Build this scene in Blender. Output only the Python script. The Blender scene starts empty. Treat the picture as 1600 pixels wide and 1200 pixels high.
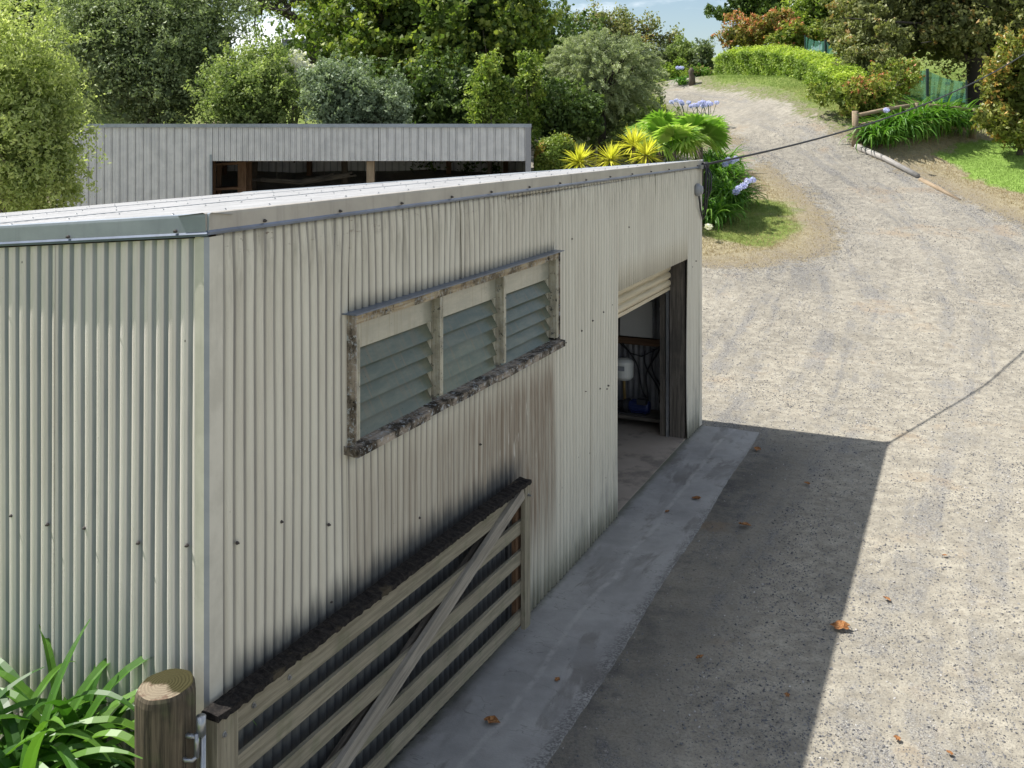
import bpy, math, random
import numpy as np
from mathutils import Vector, Matrix
R = math.radians
rng = np.random.default_rng(7); random.seed(7)
scn = bpy.context.scene
COL = scn.collection
CAMH, F, HY = 4.0, 1600.0, 190.0      # camera height, focal length and horizon row in photo pixels

# ------------------------------------------------------------------ helpers
def V(*a): return np.array(a, dtype=float)
def unit(v): v = np.asarray(v, float); return v / (np.linalg.norm(v) + 1e-12)

class MB:
    """collects vertices / faces / uvs, builds one mesh object"""
    def __init__(s): s.v = []; s.f = []; s.uv = []; s.m = []; s.cm = 0; s.rib = {}
    def face(s, idx, uvs=None):
        s.f.append(tuple(idx)); s.m.append(s.cm)
        s.uv.extend(uvs if uvs is not None else [(0, 0)] * len(idx))
    def quad(s, a, b, c, d, uvs=None):
        n = len(s.v); s.v += [tuple(a), tuple(b), tuple(c), tuple(d)]
        s.face((n, n+1, n+2, n+3), uvs)
    def box(s, c, ax, ay, az, L, W, H):
        c = V(*c); ax, ay, az = unit(ax), unit(ay), unit(az)
        off = random.random() * 20; off2 = random.random() * 9
        P = lambda i, j, k: c + ax*(i*L/2) + ay*(j*W/2) + az*(k*H/2)
        sz = (L, W, H); lg = int(np.argmax(sz))
        for (u, w, n) in ((0,1,2), (1,2,0), (2,0,1)):
            for sg in (-1, 1):
                cs = []; uv = []
                for (p, q) in ((-1,-1), (1,-1), (1,1), (-1,1)) if sg > 0 else ((-1,-1), (-1,1), (1,1), (1,-1)):
                    ijk = [0,0,0]; ijk[u] = p; ijk[w] = q; ijk[n] = sg
                    cs.append(P(*ijk))
                    loc = [ijk[t]*sz[t]/2 for t in range(3)]
                    oth = [loc[t] for t in range(3) if t != lg]
                    uv.append((loc[lg] + off, oth[0] + 0.7*oth[1] + off2))
                s.quad(*cs, uvs=uv)
    def beam(s, p0, p1, w, h, up=(0,0,1)):
        p0 = V(*p0); p1 = V(*p1); ax = unit(p1-p0); ay = unit(np.cross(up, ax)); az = np.cross(ax, ay)
        s.box((p0+p1)/2, ax, ay, az, np.linalg.norm(p1-p0), w, h)
    def tube(s, pts, rad, n=8, cap=True):
        pts = [V(*p) for p in pts]; m = len(pts)
        if not hasattr(rad, '__len__'): rad = [rad]*m
        ref = V(0,0,1) if abs(unit(pts[-1]-pts[0])[2]) < .9 else V(1,0,0)
        base = len(s.v); u0 = random.random()*9; Ls = [0]
        for i in range(m):
            t = unit(pts[min(i+1,m-1)] - pts[max(i-1,0)])
            a = unit(np.cross(ref, t)); b = np.cross(t, a); 
            if i: Ls.append(Ls[-1] + np.linalg.norm(pts[i]-pts[i-1]))
            for k in range(n):
                th = 2*math.pi*k/n
                s.v.append(tuple(pts[i] + (a*math.cos(th) + b*math.sin(th))*rad[i]))
        for i in range(m-1):
            for k in range(n):
                k2 = (k+1) % n
                c0 = 2*math.pi*rad[i]
                s.face((base+i*n+k, base+i*n+k2, base+(i+1)*n+k2, base+(i+1)*n+k),
                       [(u0+Ls[i], k/n*c0), (u0+Ls[i], (k+1)/n*c0), (u0+Ls[i+1], (k+1)/n*c0), (u0+Ls[i+1], k/n*c0)])
        if cap:
            s.face([base+k for k in range(n)][::-1]); s.face([base+(m-1)*n+k for k in range(n)])
    def lathe(s, c, prof, n=20, axis=(0,0,1)):
        c = V(*c); az = unit(axis); ax = unit(np.cross(az, V(.3,.9,.1))); ay = np.cross(az, ax)
        base = len(s.v)
        for (r, h) in prof:
            for k in range(n):
                th = 2*math.pi*k/n
                s.v.append(tuple(c + az*h + (ax*math.cos(th) + ay*math.sin(th))*r))
        for i in range(len(prof)-1):
            for k in range(n):
                k2 = (k+1) % n
                s.face((base+i*n+k, base+i*n+k2, base+(i+1)*n+k2, base+(i+1)*n+k), [(k/n, prof[i][1]), ((k+1)/n, prof[i][1]), ((k+1)/n, prof[i+1][1]), (k/n, prof[i+1][1])])
        s.face([base+k for k in range(n)][::-1]); s.face([base+(len(prof)-1)*n+k for k in range(n)])
    def build(s, name, mats, parent=None, origin=(0,0,0), smooth=False, bevel=0):
        me = bpy.data.meshes.new(name)
        o3 = V(*origin)
        me.from_pydata([tuple(V(*p) - o3) for p in s.v], [], s.f)
        uvl = me.uv_layers.new(name='UVMap')
        uvl.data.foreach_set('uv', np.array(s.uv, dtype=np.float32).ravel())
        me.polygons.foreach_set('material_index', s.m)
        if smooth: me.polygons.foreach_set('use_smooth', [True]*len(s.f))
        for m in (mats if isinstance(mats, (list, tuple)) else [mats]): me.materials.append(m)
        if s.rib:
            a = me.attributes.new('rib', 'FLOAT', 'POINT'); a.data.foreach_set('value', np.array([s.rib.get(i, 1.0) for i in range(len(s.v))], np.float32))
        me.update()
        o = bpy.data.objects.new(name, me); COL.objects.link(o)
        if parent is not None: o.parent = parent
        else: o.location = tuple(o3)
        if bevel:
            b = o.modifiers.new('Bevel', 'BEVEL'); b.width = bevel; b.segments = 2; b.limit_method = 'ANGLE'
        return o

def npmesh(name, co, nside, mat, attr=None, parent=None, loc=(0,0,0), smooth=False):
    """co: (N*nside,3) separate polygons; attr: per-vertex float 'rnd'"""
    me = bpy.data.meshes.new(name); n = len(co); nf = n // nside
    me.vertices.add(n); me.vertices.foreach_set('co', np.asarray(co, np.float32).ravel())
    me.loops.add(n); me.loops.foreach_set('vertex_index', np.arange(n, dtype=np.int32))
    me.polygons.add(nf); me.polygons.foreach_set('loop_start', np.arange(0, n, nside, dtype=np.int32))
    me.polygons.foreach_set('loop_total', np.full(nf, nside, dtype=np.int32))
    me.update(calc_edges=True)
    if attr is not None:
        a = me.attributes.new('rnd', 'FLOAT', 'POINT'); a.data.foreach_set('value', np.asarray(attr, np.float32))
    me.materials.append(mat); me.validate()
    if smooth: me.polygons.foreach_set('use_smooth', [True]*len(me.polygons))
    o = bpy.data.objects.new(name, me); COL.objects.link(o)
    o.location = loc
    if parent is not None: o.parent = parent
    return o

def tag(o, label=None, cat=None, group=None, kind=None):
    if label: o['label'] = label
    if cat: o['category'] = cat
    if group: o['group'] = group
    if kind: o['kind'] = kind
    return o
def thing(name, label, cat, loc=(0,0,0), rz=0, group=None):
    o = bpy.data.objects.new(name, None); COL.objects.link(o); o.location = tuple(loc); o.rotation_euler = (0,0,rz)
    o.empty_display_size = .2
    return tag(o, label, cat, group)
def copy_tree(o, parent=None):
    c = o.copy(); COL.objects.link(c); c.parent = parent
    for k in list(o.children): copy_tree(k, c)
    return c

# ------------------------------------------------------------------ node DSL
class G:
    def __init__(s, name):
        s.mat = bpy.data.materials.new(name); s.mat.use_nodes = True
        s.t = s.mat.node_tree; s.t.nodes.clear()
        s.out = s.t.nodes.new('ShaderNodeOutputMaterial')
    def put(s, sock, v):
        if isinstance(v, bpy.types.NodeSocket): s.t.links.new(v, sock)
        elif v is not None:
            if hasattr(sock.default_value, '__len__') and not hasattr(v, '__len__'): v = [v]*len(sock.default_value)
            if hasattr(v, '__len__') and len(sock.default_value) == 4 and len(v) == 3: v = (*v, 1)
            sock.default_value = v
    def node(s, ty, out=0, props={}, **ins):
        n = s.t.nodes.new(ty)
        for k, v in props.items(): setattr(n, k, v)
        for k, v in ins.items():
            k2 = k.replace('_', ' ')
            sock = n.inputs[int(k[1:])] if k[0] == 'i' and k[1:].isdigit() else n.inputs[k2]
            s.put(sock, v)
        return n.outputs[out]
    def pos(s): return s.node('ShaderNodeNewGeometry', 0)
    def uv(s): return s.node('ShaderNodeTexCoord', 2)
    def obj(s): return s.node('ShaderNodeTexCoord', 3)
    def scale(s, v, sc): return s.node('ShaderNodeVectorMath', props={'operation': 'MULTIPLY'}, i0=v, i1=sc)
    def noise(s, v, sc, det=4, rough=.6, dist=0): return s.node('ShaderNodeTexNoise', 0, Vector=v, Scale=sc, Detail=det, Roughness=rough, Distortion=dist)
    def voro(s, v, sc, out=0, feature='F1'): return s.node('ShaderNodeTexVoronoi', out, props={'feature': feature}, Vector=v, Scale=sc)
    def m(s, op, a, b=None, c=None, clamp=False):
        n = s.t.nodes.new('ShaderNodeMath'); n.operation = op; n.use_clamp = clamp
        s.put(n.inputs[0], a)
        if b is not None: s.put(n.inputs[1], b)
        if c is not None: s.put(n.inputs[2], c)
        return n.outputs[0]
    def ss(s, v, lo, hi, a=0, b=1): return s.node('ShaderNodeMapRange', 0, props={'interpolation_type': 'SMOOTHSTEP'}, i0=v, i1=lo, i2=hi, i3=a, i4=b)
    def mix(s, f, a, b, mode='MIX'):
        n = s.t.nodes.new('ShaderNodeMix'); n.data_type = 'RGBA'; n.blend_type = mode
        s.put(n.inputs[0], f); s.put(n.inputs[6], a); s.put(n.inputs[7], b); return n.outputs[2]
    def ramp(s, f, stops):
        n = s.t.nodes.new('ShaderNodeValToRGB'); s.put(n.inputs[0], f); e = n.color_ramp.elements
        while len(e) < len(stops): e.new(.5)
        for el, (p, c) in zip(e, stops): el.position = p; el.color = (*c, 1)
        return n.outputs[0]
    def sep(s, v):
        n = s.t.nodes.new('ShaderNodeSeparateXYZ'); s.put(n.inputs[0], v); return n.outputs
    def comb(s, x, y, z):
        return s.node('ShaderNodeCombineXYZ', 0, i0=x, i1=y, i2=z)
    def attr(s, name, out=2): 
        n = s.t.nodes.new('ShaderNodeAttribute'); n.attribute_name = name; return n.outputs[out]
    def bump(s, h, st, dist=.01, normal=None):
        return s.node('ShaderNodeBump', 0, Height=h, Strength=st, Distance=dist, **({'Normal': normal} if normal else {}))
    def bsdf(s, col, rough=.7, metal=0, nrm=None, spec=.5, trans=0, **kw):
        n = s.t.nodes.new('ShaderNodeBsdfPrincipled')
        s.put(n.inputs['Base Color'], col); s.put(n.inputs['Roughness'], rough); s.put(n.inputs['Metallic'], metal)
        s.put(n.inputs['Specular IOR Level'], spec); s.put(n.inputs['Transmission Weight'], trans)
        if nrm: s.put(n.inputs['Normal'], nrm)
        for k, v in kw.items(): s.put(n.inputs[k.replace('_', ' ')], v)
        return n.outputs[0]
    def done(s, sh): s.t.links.new(sh, s.out.inputs[0]); return s.mat

def simple(name, col, rough=.6, metal=0, var=.15, sc=20, spec=.5):
    g = G(name); n = g.noise(g.obj(), sc)
    c = g.mix(n, tuple(x*(1-var) for x in col), tuple(min(1, x*(1+var)) for x in col))
    return g.done(g.bsdf(c, rough, metal, g.bump(n, .15, .005), spec))

def wood(name, dark, light, stain=(.03,.03,.03), stain_amt=.35, green=0):
    g = G(name); uv = g.uv()
    grain = g.noise(g.scale(uv, (2.0, 45, 45)), 1.0, 6, .65, .6)
    big = g.noise(g.obj(), 2.3, 4); fine = g.noise(g.scale(uv, (8, 260, 1)), 1.0, 3)
    c = g.mix(g.ss(grain, .32, .68), dark, light)
    c = g.mix(g.m('MULTIPLY', g.ss(fine, .5, .75), .35), c, tuple(x*.5 for x in dark))
    c = g.mix(g.m('MULTIPLY', g.ss(big, .5, .68), stain_amt), c, stain)
    if green: c = g.mix(g.m('MULTIPLY', g.ss(g.noise(g.obj(), 9, 5), .5, .7), green), c, (.09,.12,.05))
    h = g.m('ADD', grain, g.m('MULTIPLY', fine, .5))
    return g.done(g.bsdf(c, .85, 0, g.bump(h, .5, .004), .25))

FOL_GAIN = 1.38
# leafy materials: 'rnd' runs from the darkest to the lightest leaf of the plant
def foliage(name, dark, mid, light, transl=.35, rough=.45, accent=None, accent_at=.9):
    g = G(name); r = g.attr('rnd')
    n = g.noise(g.pos(), .9, 3)
    f = g.m('ADD', g.m('MULTIPLY', r, .7), g.m('MULTIPLY', n, .3))
    st = [(.1, dark), (.5, mid), (.85, light)]
    c = g.ramp(f, st)
    if accent: c = g.mix(g.ss(r, accent_at, accent_at+.02), c, accent)
    c = g.mix(1, c, (FOL_GAIN,)*3, 'MULTIPLY')
    b = g.bsdf(c, rough+.08, 0, None, .28)
    t = g.node('ShaderNodeBsdfTranslucent', Color=g.mix(.5, c, g.mix(1, c, (1.6,1.9,.6), 'MULTIPLY')))
    return g.done(g.node('ShaderNodeMixShader', 0, i0=transl, i1=b, i2=t))

# ------------------------------------------------------------------ terrain
_gy = np.linspace(-60, 500, 5601)
_gz = np.interp(_gy, [-60, 15.6, 18, 22, 25, 28, 32, 37, 43, 46, 52, 60, 100, 500], [0, 0, .25, .84, 1.5, 2.07, 3.1, 4.0, 5.05, 5.5, 5.95, 6.7, 8.6, 30])
_gz = np.convolve(np.pad(_gz, 10, mode='edge'), np.ones(21)/21, mode='valid')
def P3(px, py, Y): return V((px-800)/F*Y, Y, CAMH - (py-HY)/F*Y)
BUMPS = []
for (px, py, Y) in ((1118,116,47), (1160,113,46), (1200,113,44), (1235,116,42), (1262,123,40), (1285,133,38), (1303,145,36), (1330,160,34.5), (1250,105,44), (1300,118,41), (1340,135,39), (1380,148,37)):
    p = P3(px, py, Y); BUMPS.append((p[0], p[1], p[2] - np.interp(Y, _gy, _gz)))
def ground(X, Y):
    X = np.asarray(X, float); Y = np.asarray(Y, float)
    z = np.interp(Y, _gy, _gz)
    sw = np.full(np.shape(z), .35); sc = np.zeros(np.shape(z))
    for (bx, by, bc) in BUMPS:
        w = np.exp(-((X-bx)**2 + (Y-by)**2)/(2*1.3**2)); sw = sw + w; sc = sc + w*bc
    z = z + sc/sw
    z = z + .80*np.exp(-((np.minimum(X+2.15, 0)*.5)**2 + ((np.maximum(X+2.15, 0))/.16)**2 + ((Y-4.7)/.75)**2))
    z = z + 1.7*np.clip((X-13)/8, 0, 1)*np.clip((Y-43)/22, 0, 1)
    # gentle unevenness away from the slab
    far = np.clip((Y-15)/6, 0, 1)
    z = z + far*.05*(np.sin(X*.9+1)*np.cos(Y*.7) + .5*np.sin(X*2.3+Y*1.7))
    return z
def g0(x, y): return float(ground(x, y))
def hit(px, py):
    """where the ray through a photo pixel meets the ground"""
    Y = np.arange(3, 150, .05); X = (px-800)/F*Y; z = CAMH - (py-HY)/F*Y
    d = z - ground(X, Y); i = np.argmax(d <= 0)
    if d[i] > 0: i = len(Y)-1
    return V(X[i], Y[i], g0(X[i], Y[i]))
def polysd(poly, X, Y):
    """signed distance, positive inside"""
    X = np.asarray(X, float); Y = np.asarray(Y, float)
    best = np.full(X.shape, 1e9); ins = np.zeros(X.shape, bool)
    n = len(poly)
    for i in range(n):
        x0, y0 = poly[i]; x1, y1 = poly[(i+1) % n]
        dx, dy = x1-x0, y1-y0
        t = np.clip(((X-x0)*dx + (Y-y0)*dy)/(dx*dx+dy*dy+1e-12), 0, 1)
        best = np.minimum(best, np.hypot(X-x0-t*dx, Y-y0-t*dy))
        c = ((y0 > Y) != (y1 > Y)) & (X < (x1-x0)*(Y-y0)/((y1-y0) if abs(y1-y0) > 1e-9 else 1e-9) + x0)
        ins ^= c
    return np.where(ins, best, -best)

CENTRE = None
def polyparam(line, X, Y):
    """signed offset from a polyline and the distance along it"""
    best = np.full(np.shape(X), 1e9); sg = np.zeros(np.shape(X)); arc = np.zeros(np.shape(X)); L = 0
    for (x0, y0), (x1, y1) in zip(line[:-1], line[1:]):
        dx, dy = x1-x0, y1-y0; l = math.hypot(dx, dy)
        t = np.clip(((X-x0)*dx+(Y-y0)*dy)/l**2, 0, 1); d = np.hypot(X-x0-t*dx, Y-y0-t*dy); m = d < best
        best = np.where(m, d, best); sg = np.where(m, np.sign((X-x0)*dy-(Y-y0)*dx), sg); arc = np.where(m, L+t*l, arc); L += l
    return best*sg, arc
def hp(*pix): return [tuple(hit(a, b)[:2]) for a, b in pix]
drive_poly = ([(2.2, 21.9)] + hp((1130,421), (1190,419), (1250,411), (1296,395), (1316,376), (1303,342), (1266,302), (1222,268), (1182,240), (1150,208), (1108,182), (1055,168), (1034,156))
    + [hp((1040,140))[0]] + [(8.2, 52), (9.6, 52)] + hp((1085,137), (1150,143), (1200,156), (1250,180), (1300,207), (1335,232), (1400,264), (1450,287), (1520,320), (1600,358))
    + [(17, 22), (60, 8), (60, -20), (-1.0, -20), (-1.25, 3.0), (-1.5, 4.9), (-8.3, 8), (-30, 15), (-30, 23.8), (-14, 23.8), (1.2, 23.9)])
path_poly = [(-30, 27.6), (1, 27.6), (5, 29.2), (9, 31.5), (8.6, 33.2), (4, 31.8), (-30, 31)]
lawn_poly = hp((1462,240), (1490,226), (1540,219), (1640,216), (1760,230), (1760,330), (1640,312), (1580,301), (1530,283), (1490,262))
# ------------------------------------------------------------------ materials
def ground_material(name):
    g = G(name); p = g.pos(); xy = g.sep(p)
    sd = g.attr('gravel'); lw = g.attr('lawn')
    n1 = g.noise(p, 1.1, 6, .65); n2 = g.noise(p, 6, 5, .7); n3 = g.noise(p, 45, 4, .75); n4 = g.noise(p, .28, 3)
    # gravel: pale compacted fines with grey crushed stone lying over it, swept in bands
    rot = g.node('ShaderNodeVectorRotate', 0, props={'rotation_type': 'Z_AXIS'}, Vector=p, Angle=R(-24))
    trk = g.attr('trk'); arc = g.attr('arc')
    tv = g.comb(g.m('MULTIPLY', trk, 2.2), g.m('MULTIPLY', arc, .16), 0)
    band = g.m('ADD', g.m('MULTIPLY', g.noise(tv, 1.5, 6, .62, .6), .6), g.m('MULTIPLY', g.noise(g.scale(rot, (1.2, .45, 1)), 1.2, 6, .62, .9), .4))
    wheel = g.ss(g.m('ABSOLUTE', g.m('SUBTRACT', g.m('ABSOLUTE', g.m('ADD', trk, g.m('MULTIPLY', g.m('SUBTRACT', n4, .5), 1.2))), .82)), .45, .12)
    wheel = g.m('MULTIPLY', wheel, g.ss(n1, .3, .6, .35, 1))
    band = g.m('SUBTRACT', band, g.m('MULTIPLY', wheel, .22))
    vr = g.voro(p, 130, 1); vcell = g.sep(vr)[0]
    vr2 = g.voro(p, 62, 1); vc2 = g.sep(vr2)[1]
    fines = g.mix(g.ss(n2, .3, .7), (.26,.235,.192), (.42,.385,.315))
    fines = g.mix(g.m('MULTIPLY', g.ss(n3, .48, .66), .6), fines, (.15,.14,.125))
    stone = g.ramp(vcell, [(0, (.105,.10,.10)), (.45, (.18,.176,.172)), (.8, (.25,.245,.24)), (1, (.42,.41,.39))])
    cover = g.m('ADD', g.ss(g.m('ADD', g.m('MULTIPLY', band, .75), g.m('MULTIPLY', n2, .25)), (.475), .59, .03, 1.0), 0)
    yfar = g.ss(xy[1], 16, 26, 0, .28)
    cover = g.m('ADD', cover, yfar, clamp=True)
    spk = g.ss(g.m('ADD', g.m('MULTIPLY', vc2, .4), g.m('MULTIPLY', n3, .6)), .62, .40)
    f = g.m('MULTIPLY', g.m('MULTIPLY', cover, g.m('ADD', g.m('MULTIPLY', spk, .6), .4)), .9)
    grav = g.mix(f, fines, stone)
    grav = g.mix(1, grav, g.ramp(g.m('ADD', g.m('MULTIPLY', n4, .5), g.m('MULTIPLY', n1, .5)), [(.36, (.78,.785,.78)), (.60, (1.04,1.04,1.02))]), 'MULTIPLY')
    # damp dark band beside the concrete
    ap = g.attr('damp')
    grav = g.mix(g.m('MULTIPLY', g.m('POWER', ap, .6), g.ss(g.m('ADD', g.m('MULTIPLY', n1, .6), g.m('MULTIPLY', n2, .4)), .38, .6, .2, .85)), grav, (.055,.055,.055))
    brown = g.ss(g.noise(p, .55, 5, .7), .56, .68)
    grav = g.mix(g.m('MULTIPLY', brown, .45), grav, (.26,.19,.12))
    # grass
    dry = g.mix(g.ss(n2, .35, .65), (.19,.155,.09), (.31,.27,.165))
    dry = g.mix(g.m('MULTIPLY', g.ss(n3, .4, .7), .5), dry, (.46,.41,.30))
    green = g.mix(g.ss(n2, .3, .7), (.10,.15,.03), (.23,.27,.075))
    green = g.mix(g.m('MULTIPLY', g.ss(n3, .45, .7), .4), green, (.04,.08,.012))
    gm = g.ss(g.m('ADD', g.m('ADD', g.m('MULTIPLY', n1, .5), g.m('MULTIPLY', n4, .5)), g.m('MULTIPLY', g.attr('green'), .5)), .60, .72)
    grass = g.mix(gm, dry, green)
    lawnf = g.ss(g.m('ADD', lw, g.m('MULTIPLY', g.m('SUBTRACT', n1, .5), 2.2)), -.05, .25)
    grass = g.mix(lawnf, grass, g.mix(g.ss(n2, .3, .7), (.15,.25,.04), (.26,.38,.09)))
    # bare earth rim
    ed = g.m('ADD', sd, g.m('MULTIPLY', g.m('SUBTRACT', n1, .5), 1.5))
    ed = g.m('ADD', ed, g.m('MULTIPLY', g.m('SUBTRACT', n2, .5), 1.3))
    rim = g.m('MULTIPLY', g.ss(ed, -1.1, -.25), g.ss(n2, .35, .6, .2, .9))
    grass = g.mix(rim, grass, g.mix(g.ss(n3, .4, .6), (.14,.115,.085), (.28,.245,.19)))
    c = g.mix(g.ss(ed, -.22, .16), grass, grav)
    c = g.mix(g.m('MULTIPLY', g.ss(g.noise(p, 19, 5, .7), .5, .72), .35), c, g.mix(1, c, (.5,.48,.46), 'MULTIPLY'))
    h = g.m('ADD', g.m('MULTIPLY', n3, .5), g.m('MULTIPLY', g.m('ADD', vcell, n2), .35))
    nrm = g.bump(h, .55, .02)
    n5 = g.noise(p, 19, 5, .7); nrm = g.bump(n5, .5, .03, nrm); nrm = g.bump(n2, .4, .06, nrm)
    return g.done(g.bsdf(c, .95, 0, nrm, .12))

def wall_material(name, kind):
    """painted corrugated iron; uv.x = metres along the wall, uv.y = height"""
    g = G(name); uv = g.uv(); s, z = g.sep(uv)[0], g.sep(uv)[1]
    streak = g.noise(g.scale(uv, (9, .55, 1)), 1.0, 5, .7)
    fine = g.noise(g.scale(uv, (60, 3, 1)), 1.0, 4, .7); blot = g.noise(uv, 2.2, 5, .65)
    c = g.mix(g.ss(streak, .35, .7), (.63,.60,.50), (.54,.505,.415))
    c = g.mix(g.m('MULTIPLY', g.ss(fine, .5, .75), .22), c, (.46,.42,.34))
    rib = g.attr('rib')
    groove_shade = g.ss(rib, .72, .40) if kind == 'end' else g.ss(rib, .55, .12)
    c = g.mix(g.m('MULTIPLY', groove_shade, g.ss(streak, .2, .8, .55, .85)), c, (.10,.135,.15) if kind == 'end' else (.15,.145,.14))  # shade and tree reflections in the rib valleys, painted into the colour
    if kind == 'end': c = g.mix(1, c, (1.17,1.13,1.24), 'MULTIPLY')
    if kind == 'front':
        # brown tannin wash under the window, strongest towards its far end
        a = g.m('MULTIPLY', g.ss(s, 1.1, 1.25), g.ss(s, 4.36, 4.30))
        a = g.m('MULTIPLY', a, g.m('MULTIPLY', g.ss(z, 2.12, 1.75, .12, 1), g.ss(z, .35, .9, .25, 1)))
        a = g.m('MULTIPLY', a, g.ss(s, 1.1, 3.9, .45, 1))
        rbn = g.noise(g.scale(uv, (34, .8, 1)), 1.0, 4, .7)
        a = g.m('MULTIPLY', a, g.ss(rbn, .36, .64, .45, 1))
        c = g.mix(g.m('MULTIPLY', a, .95), c, (.19,.14,.095))
        pale = g.m('MULTIPLY', g.m('MULTIPLY', g.ss(s, 3.0, 3.4), g.ss(s, 4.3, 4.1)), g.m('MULTIPLY', g.ss(z, 1.1, 1.3), g.ss(z, 1.85, 1.6)))
        c = g.mix(g.m('MULTIPLY', pale, g.ss(g.noise(g.scale(uv, (22, 2.5, 1)), 1.0, 3), .62, .7, 0, .8)), c, (.8,.76,.68))
        # soot under the barge, grime above the ground
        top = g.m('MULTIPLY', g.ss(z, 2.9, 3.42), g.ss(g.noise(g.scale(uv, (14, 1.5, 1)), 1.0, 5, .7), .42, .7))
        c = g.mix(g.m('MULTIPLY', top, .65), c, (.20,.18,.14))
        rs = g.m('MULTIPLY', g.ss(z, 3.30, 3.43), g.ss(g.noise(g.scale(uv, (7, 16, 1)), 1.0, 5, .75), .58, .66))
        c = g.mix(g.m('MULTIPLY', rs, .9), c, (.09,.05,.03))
        low = g.m('MULTIPLY', g.ss(z, .5, .05), g.ss(streak, .3, .6))
        c = g.mix(g.m('MULTIPLY', low, .8), c, (.22,.23,.18))
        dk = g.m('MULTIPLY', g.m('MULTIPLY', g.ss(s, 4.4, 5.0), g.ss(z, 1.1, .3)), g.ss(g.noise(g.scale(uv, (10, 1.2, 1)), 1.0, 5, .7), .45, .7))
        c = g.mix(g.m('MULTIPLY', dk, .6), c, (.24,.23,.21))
        gate_shade = g.m('MULTIPLY', g.ss(s, 3.9, 3.2), g.ss(g.m('ADD', z, g.m('MULTIPLY', streak, .3)), 1.55, 1.2))  # shade behind and just above the gate, painted into the wall colour
        c = g.mix(g.m('MULTIPLY', gate_shade, .5), c, (.15,.15,.135))
        gate_shade_core = g.m('MULTIPLY', g.m('MULTIPLY', g.ss(s, 3.75, 3.45), g.ss(s, .02, .3)), g.ss(g.m('ADD', z, g.m('MULTIPLY', g.m('SUBTRACT', streak, .5), .35)), 1.46, 1.24))  # near-black core of the painted gate shade
        c = g.mix(g.m('MULTIPLY', gate_shade_core, .85), c, (.045,.05,.055))
    else:
        low = g.m('MULTIPLY', g.ss(z, 1.9, .8), g.ss(blot, .2, .75, .5, 1))
        c = g.mix(g.m('MULTIPLY', low, .4), c, (.33,.40,.27))  # algae green, with the grass reflection tinted into it
    sp = g.m('MULTIPLY', g.ss(g.voro(g.scale(uv, (1, .7, 1)), 7.5, 0), .045, .02), g.ss(blot, .45, .55))
    c = g.mix(g.m('MULTIPLY', sp, .85), c, (.10,.085,.07))
    scr = g.m('MULTIPLY', g.ss(g.noise(g.scale(uv, (30, 55, 1)), 1.0, 2), .70, .76), g.ss(blot, .5, .6, 0, .5))
    c = g.mix(scr, c, (.18,.16,.13))
    return g.done(g.bsdf(c, .48, 0, g.bump(g.m('ADD', streak, g.m('MULTIPLY', blot, .8)), .12, .01), .4))

M = {}
M['ground'] = ground_material('ground_surface')
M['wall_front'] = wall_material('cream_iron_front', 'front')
M['wall_end'] = wall_material('cream_iron_end', 'end')
def iron(name, a, b, rough=.45, metal=0.0, dirt=.3):
    g = G(name); p = g.obj(); n = g.noise(p, 3.1, 5, .65); st = g.noise(g.scale(p, (14, 14, .8)), 1.0, 4)
    c = g.mix(g.ss(n, .35, .65), a, b)
    c = g.mix(g.m('MULTIPLY', g.ss(st, .52, .75), dirt), c, tuple(x*.45 for x in b))
    return g.done(g.bsdf(c, rough, metal, g.bump(n, .1, .01), .5))
M['roof'] = iron('zinc_roof', (.30,.30,.30), (.22,.22,.22), .65, 0, .4)
M['trim'] = iron('cream_flashing', (.40,.37,.315), (.34,.31,.265), .45, 0, .3)
M['trim_grey'] = iron('grey_flashing', (.33,.36,.39), (.27,.30,.33), .38, .3, .2)
def shed2m():
    g = G('grey_white_iron'); p = g.obj(); n = g.noise(p, 3.1, 5, .65); st = g.noise(g.scale(p, (14, 14, .8)), 1.0, 4)
    c = g.mix(g.ss(n, .35, .65), (.66,.65,.625), (.56,.555,.54))
    c = g.mix(g.m('MULTIPLY', g.ss(st, .52, .75), .3), c, (.24,.235,.235))
    c = g.mix(g.ss(g.attr('rib'), .5, .0, 0, .75), c, (.15,.15,.16))  # shadow lines beside the ribs, painted into the cladding colour
    return g.done(g.bsdf(c, .45, 0, None, .5))
M['shed2'] = shed2m()
M['cream'] = iron('cream_corner', (.60,.57,.485), (.50,.475,.40), .45, 0, .3)
M['lip'] = iron('blue_grey_lip', (.16,.19,.25), (.12,.14,.18), .35, .3, .2)
M['dark_iron'] = iron('dull_iron', (.10,.10,.10), (.15,.145,.14), .6, .2)
M['int_iron'] = iron('interior_iron', (.26,.26,.265), (.17,.17,.18), .45, .3)
M['galv'] = iron('galvanised_steel', (.42,.43,.44), (.30,.31,.32), .35, .8)
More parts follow.
